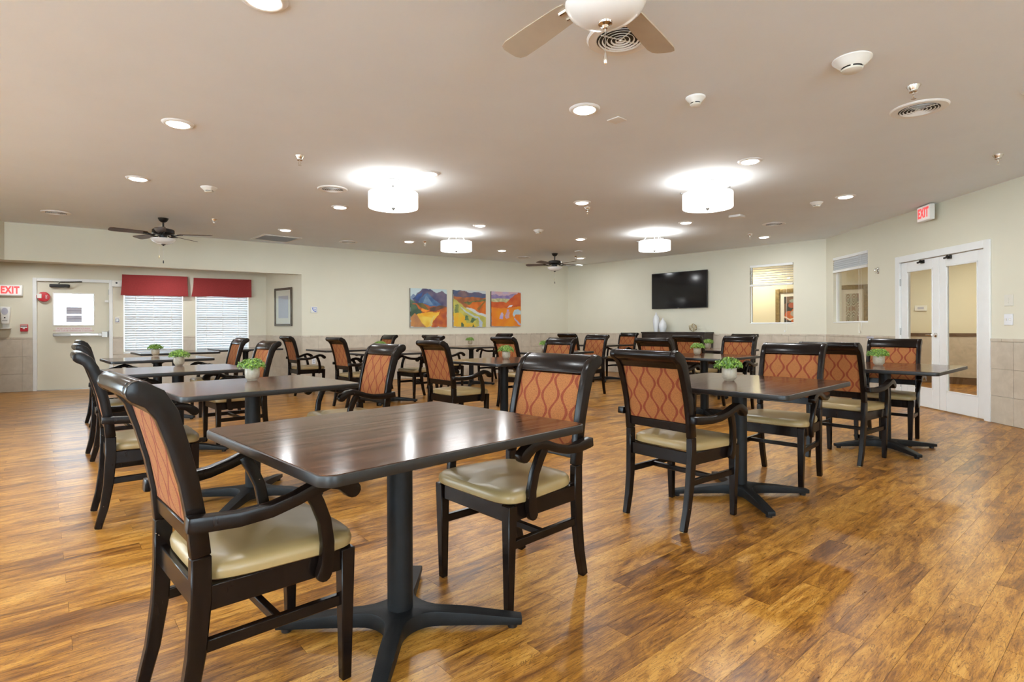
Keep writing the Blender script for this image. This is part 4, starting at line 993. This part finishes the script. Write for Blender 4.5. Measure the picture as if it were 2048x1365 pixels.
P2 = painter(lambda u, v: (200, 205, 205), [
 ([(0,1.01),(.1,.98),(.2,.99),(.35,.97),(.55,.93),(.65,.97),(.8,.95),(1.01,.92),(1.01,.75),(0,.75)], (100,90,110), (75,90,120), 8),
 ([(.12,.9),(.22,.99),(.4,.97),(.5,.85),(.3,.8)], (130,105,105), (105,88,100), 9),
 ([(0,.84),(.3,.80),(.6,.82),(1.01,.80),(1.01,.55),(0,.5)], (180,105,60), (140,90,60), 9),
 ([(.3,.66),(1.01,.78),(1.01,.70),(.45,.60)], (120,120,70), (90,95,60), 12),
 ([(.42,.58),(.6,.68),(1.01,.72),(1.01,.36),(.8,.38),(.6,.5)], (215,115,40), (190,95,40), 8),
 ([(.66,.55),(.72,.5),(.98,.74),(1.01,.72),(.9,.60),(.8,.45)], (120,105,50), (150,100,50), 12),
 ([(0,.78),(.12,.72),(.3,.56),(.5,.46),(.8,.32),(1.01,.28),(1.01,0),(0,0)], (196,186,90), (170,165,85), 8),
 ([(.05,.6),(.15,.6),(.16,.40),(.05,.35)], (130,140,80), (110,125,80), 9),
 ([(.20,.55),(.27,.52),(.42,.42),(.62,.32),(.78,.28),(.70,.24),(.5,.32),(.3,.45)], (190,200,205), (170,185,180), 8),
 ([(.72,.30),(.80,.26),(.90,.12),(.88,0),(.78,0),(.80,.15)], (165,180,205), (185,195,205), 9),
 ([(0,.36),(.2,.40),(.35,.28),(.4,.1),(.62,.12),(.7,0),(0,0)], (224,165,45), (215,180,60), 7),
 ([(.34,.18),(.36,.32),(.44,.30),(.48,.18)], (95,125,85), (80,105,75), 9),
 ([(.52,.14),(.55,.25),(.6,.26),(.70,.20),(.60,.12)], (90,120,85), (75,100,70), 9),
 ([(.22,0),(.25,.13),(.32,.06),(.32,0)], (80,105,80), (70,90,70), 9), ([(.56,0),(.6,.09),(.64,0)], (80,105,80), (70,90,70), 9)])
P3 = painter(lambda u, v: (196, 165, 175), [
 ([(0,1.01),(1.01,1.01),(1.01,.93),(.5,.95),(0,.92)], (205,165,165), (185,165,190), 7),
 ([(0,.88),(.15,.91),(.25,.88),(.55,.90),(.7,.95),(1.01,.96),(1.01,.78),(0,.78)], (125,110,160), (150,135,165), 9),
 ([(0,.80),(.6,.80),(.55,.68),(0,.70)], (205,195,150), (165,165,120), 14),
 ([(0,.71),(.5,.69),(.66,.82),(.80,.92),(.92,.99),(1.01,.99),(1.01,.5),(0,.5)], (205,98,42), (190,80,38), 6),
 ([(0,.55),(.3,.52),(.6,.55),(1.01,.6),(1.01,0),(0,0)], (226,140,25), (218,120,40), 5),
 ([(.53,.55),(.6,.60),(.72,.62),(.68,.57)], (215,215,225), (225,220,225), 8),
 ([(.27,.22),(.31,.40),(.36,.42),(.40,.34),(.37,.20)], (165,150,205), (185,170,200), 9),
 ([(.44,.30),(.5,.42),(.62,.42),(.60,.25),(.50,.22)], (205,160,140), (190,150,170), 14),
 ([(.70,.36),(.78,.48),(.9,.50),(1.01,.44),(1.01,.36),(.82,.34),(.76,.28)], (165,190,205), (185,205,205), 9),
 ([(.74,.26),(.80,.24),(1.01,.06),(1.01,0),(.92,.06)], (155,160,205), (175,175,205), 9),
 ([(.52,.5),(.58,.50),(.6,.44),(.52,.42)], (190,150,190), (170,140,190), 9)])
def canvas(name, W, px0, px1, pyt, pyb, fn, label, n=84, th=.035, parent=None, box_only=None):
    a, z1 = W.hit(px0, pyt, -th); b_, _ = W.hit(px1, pyt, -th); _, z0 = W.hit(px0, pyb, -th)
    t = thing(name, label=label, cat='painting', group='landscape canvases'); t.matrix_world = W.mat(a, z0); w_, h_ = b_-a, z1-z0
    ob('stretcher', B((0, w_, -th+.001, 0, 0, h_), mats='espresso'), t)
    ob('painted_front', paintmesh(w_, h_, fn, n), t, Matrix.Translation((0, -th, 0))); return t
def paintmesh(w_, h_, fn, n):
    bm = bmesh.new(); g_ = [[bm.verts.new((w_*i/n, 0, h_*j/n)) for i in range(n+1)] for j in range(n+1)]
    for j in range(n):
        for i in range(n): bm.faces.new((g_[j][i], g_[j][i+1], g_[j+1][i+1], g_[j+1][i]))
    me = done(bm, 'painted front', 'paint', smooth=False, recalc=False)
    ca_ = me.color_attributes.new('paint', 'FLOAT_COLOR', 'POINT'); k = 0
    for j in range(n+1):
        for i in range(n+1): ca_.data[k].color = (*lin(fn(i/n, j/n)), 1); k += 1
    return me
canvas('canvas_painting', WC, 820.5, 893.5, 576.5, 655, P1, 'leftmost unframed canvas, blue mountain over yellow fields')
canvas('canvas_painting', WC, 906.5, 971.5, 580, 654.5, P2, 'middle unframed canvas, pale river through yellow and orange hills')
canvas('canvas_painting', WC, 982.5, 1041.5, 583, 653.5, P3, 'rightmost unframed canvas, orange desert under violet mesas')

# ------------------------------------------------------------------ television, console, vases, orb
a, zt1 = WD.hit(1303.5, 548, -.07); b_, zt2 = WD.hit(1414.3, 540, -.07); _, zl = WD.hit(1303.5, 618, -.07); _, zr = WD.hit(1414.3, 616.5, -.07)
t = thing('television', label='large black flat television mounted on the far wall', cat='television'); t.matrix_world = WD.mat(a, (zl+zr)/2); w_, h_ = b_-a, (zt1+zt2-zl-zr)/2
ob('bezel', B((0, w_, -.075, -.035, 0, h_), bev=.004, mats='black'), t); ob('screen', B((.012, w_-.012, -.0765, -.0745, .018, h_-.012), mats='screen'), t)
ob('wall_mount', B((w_*.3, w_*.7, -.036, 0, h_*.25, h_*.75), mats='black'), t); ob('logo_plate', B((w_*.485, w_*.515, -.0775, -.0745, .004, .012), mats='steel'), t)
ca0, zc1 = WD.hit(1282.5, 666, -.40); cb0, _ = WD.hit(1410, 666, -.40); CZ = .985
t = thing('console_cabinet', label='long black console cabinet under the television', cat='cabinet'); t.matrix_world = WD.mat(ca0, 0); w_ = cb0-ca0
ob('carcass', B((.01, w_-.01, -.40, -.02, .08, CZ-.03), bev=.003, mats='espresso'), t); ob('top', B((0, w_, -.42, -.015, CZ-.03, CZ), bev=.003, mats='espresso'), t)
for k in range(4):
    x0 = .03+(w_-.06)*k/4; dr = ob('door', B((x0+.004, x0+(w_-.06)/4-.004, -.418, -.401, .10, CZ-.06), bev=.003, mats='espresso'), t)
    ob('knob', B((x0+.03, x0+.045, -.432, -.418, .55, .60), bev=.002, mats='steel'), dr)
for sx in (.05, w_-.05): ob('leg', B((sx-.03, sx+.03, -.39, -.04, 0, .08), mats='espresso'), t)
def onconsole(px, name, label, cat):
    t_, _ = WD.hit(px, 660, -.20); t = thing(name, label=label, cat=cat); t.matrix_world = WD.mat(t_, CZ, -.20); return t
t = onconsole(1312.5, 'vase', 'tall slender white vase on the console, left of the round one', 'vase')
bm = bmesh.new(); lathe(bm, [(0, 0), (.045, 0), (.048, .01), (.060, .10), (.072, .22), (.070, .30), (.050, .355), (.020, .385), (.018, .42), (.022, .435), (.016, .43), (.014, .39)], 28, cap=False); ob('body', done(bm, 'body', 'ceramic'), t)
t = onconsole(1325.5, 'vase', 'squat rounded white bottle vase on the console', 'vase')
bm = bmesh.new(); lathe(bm, [(0, 0), (.055, 0), (.060, .01), (.082, .08), (.088, .14), (.076, .20), (.045, .25), (.018, .28), (.014, .30), (.017, .31), (.012, .305)], 28, cap=False); ob('body', done(bm, 'body', 'ceramic'), t)
t = onconsole(1386, 'wire_orb', 'gold wire geometric orb on the console', 'ornament')
bm = bmesh.new(); bmesh.ops.create_icosphere(bm, subdivisions=1, radius=.088); es = [(e.verts[0].co.copy(), e.verts[1].co.copy()) for e in bm.edges]; vv = [v.co.copy() for v in bm.verts]; bm.free(); bm = bmesh.new()
for p, q in es: tube(bm, [p, q], .0045, 5)
for v in vv[::3]: tube(bm, [v, -v], .003, 5)
bmesh.ops.translate(bm, vec=(0, 0, .094), verts=bm.verts); ob('wires', done(bm, 'wires', 'gold'), t)

# ------------------------------------------------------------------ right wall fittings
for px, py, kind, lb in ((2016.5, 601, 0, 'upper cream blank switch plate right of the glass doors'), (2016, 639.5, 1, 'lower white double switch plate right of the glass doors')):
    t = wthing('switch_plate', WE, px, py, lb, 'switch', .01); ob('plate', B((-.058, .058, -.008, 0, -.062, .062), bev=.003, mats='outlet' if kind else 'ivory'), t)
    ob('toggle', B((-.032, -.016, -.018, -.007, -.012, .012), (.016, .032, -.018, -.007, -.012, .012), bev=.002, mats='plastic') if kind else B((-.008, .008, -.012, -.007, -.03, .03), bev=.002, mats='ivory'), t)
t = wthing('wall_hook', WE, 1753, 541.5, 'chrome wall hook between the hall window and the glass doors', 'hook', .03)
bm = bmesh.new(); tbox(bm, (0, -.006, -.05), (.045, .012), (0, -.006, .05), (.045, .012)); tube(bm, [(0, -.01, .03), (0, -.05, .02), (0, -.055, -.01)], .010, 8); tube(bm, [(0, -.01, -.03), (0, -.045, -.04)], .012, 8); ob('hook', done(bm, 'hook', 'chrome', .003), t)
t = wthing('wall_label', WE, 1740, 675.5, 'small grey label strip on the tile edge left of the glass doors', 'label', .02); ob('strip', B((-.09, .09, -.018, -.014, -.016, .016), mats='paper'), t)
# EXIT sign projecting from the right wall: its face looks back into the room
t = thing('exit_sign', (5.43, 7.21, 2.575), math.radians(-100), label='lit red EXIT sign held off the right wall above the glass doors', cat='exit sign')
ob('housing', B((-.15, .15, -.03, .03, -.10, .10), bev=.006, mats='plastic'), t); ob('face_panel', B((-.14, .14, -.033, -.029, -.09, .09), bev=.001, mats='exitface'), t)
exit_face(t, .3, .19, -.0345); ob('mount', B((-.04, .04, .03, .08, -.04, .04), mats='plastic'), t)

# ------------------------------------------------------------------ hallway: pictures, thermostat, light
def vase_art(u, v):
    c = (60, 60, 58)
    if nz(u, v, 4, 3) > .1: c = (120, 95, 80)
    for cx, cy, rx, ry, c1 in ((.25, .35, .22, .16, (190, 100, 60)), (.62, .33, .34, .30, (205, 110, 60)), (.6, .42, .3, .12, (175, 165, 150)), (.45, .70, .25, .10, (170, 90, 70)), (.55, .85, .3, .07, (150, 160, 150))):
        if ((u-cx)/rx)**2+((v-cy)/ry)**2 < 1: c = c1
    if abs(v-.25-.1*nz(u, v, 5)) < .03: c = (225, 215, 195)
    return c
def scroll_art(u, v):
    c = (150, 125, 108) if nz(u, v, 3, 5) > 0 else (128, 118, 104)
    best = 9
    for cx, cy, s in ((.2, .78, 1), (.62, .80, -1), (.2, .22, -1), (.62, .22, 1), (1.0, .5, 1), (.0, .5, 1)):
        dx, dy = (u-cx)*s, v-cy; r_ = math.hypot(dx, dy*1.0); th_ = math.atan2(dy, dx)
        if r_ < .26: best = min(best, abs(((r_-.026*th_/PI*1.5) % .085)-.042))
    if best < .017 or abs(abs(u-.41)-.02) < .012: c = (196, 198, 180)
    return c
def hallpic(px0, px1, pyt, pyb, fn, label, fw_=.09):
    a, z1 = HD.hit(px0, pyt, -.03); b_, _ = HD.hit(px1, pyt, -.03); _, z0 = HD.hit(px0, pyb, -.03); w_, h_ = b_-a, z1-z0
    t = thing('framed_picture', label=label, cat='picture'); t.matrix_world = HD.mat(a, z0); m_ = fw_
    ob('frame', B((0, m_, -.05, 0, 0, h_), (w_-m_, w_, -.05, 0, 0, h_), (m_, w_-m_, -.05, 0, 0, m_), (m_, w_-m_, -.05, 0, h_-m_, h_), bev=.012, seg=2, mats='goldframe'), t)
    ob('mount', B((m_, w_-m_, -.014, -.004, m_, h_-m_), mats='mat'), t)
    ob('print', paintmesh(w_-2*m_-.18, h_-2*m_-.18, fn, 60), t, Matrix.Translation((m_+.09, -.016, m_+.09)))
hallpic(1551, 1628, 579, 668, vase_art, 'gold framed print of pottery seen through the window beside the television')
hallpic(1672, 1737, 572, 668, scroll_art, 'gold framed scrollwork print seen through the window nearest the glass doors')
t = wthing('thermostat', HD, 1841.5, 617, 'white thermostat in the hall seen through the left door pane', 'thermostat', .02); ob('case', B((-.10, .10, -.03, 0, -.055, .055), bev=.008, mats='plastic'), t); ob('display', B((-.05, .05, -.032, -.029, -.02, .025), mats='paper'), t)
for k, (x, y) in enumerate(((3.6, 14.6), (5.4, 12.5), (7.6, 9.0), (7.2, 4.5))):  # unseen lamps added to light the hall behind the glass
    t = thing('hall_light', (x, y, 2.56), label='unseen flush light added in the hall ceiling, %s' % ('beyond the television wall', 'at the hall bend', 'beyond the glass doors', 'at the near hall end')[k], cat='ceiling light', group='hall ceiling lights')
    ob('trim_ring', trim_me, t); ob('lens', lens_me, t); lampobj('AREA', 'light', t, (0, 0, -.032), HALL_W*(.7, .65, .9, .6)[k], .3, (1, .90, .72))
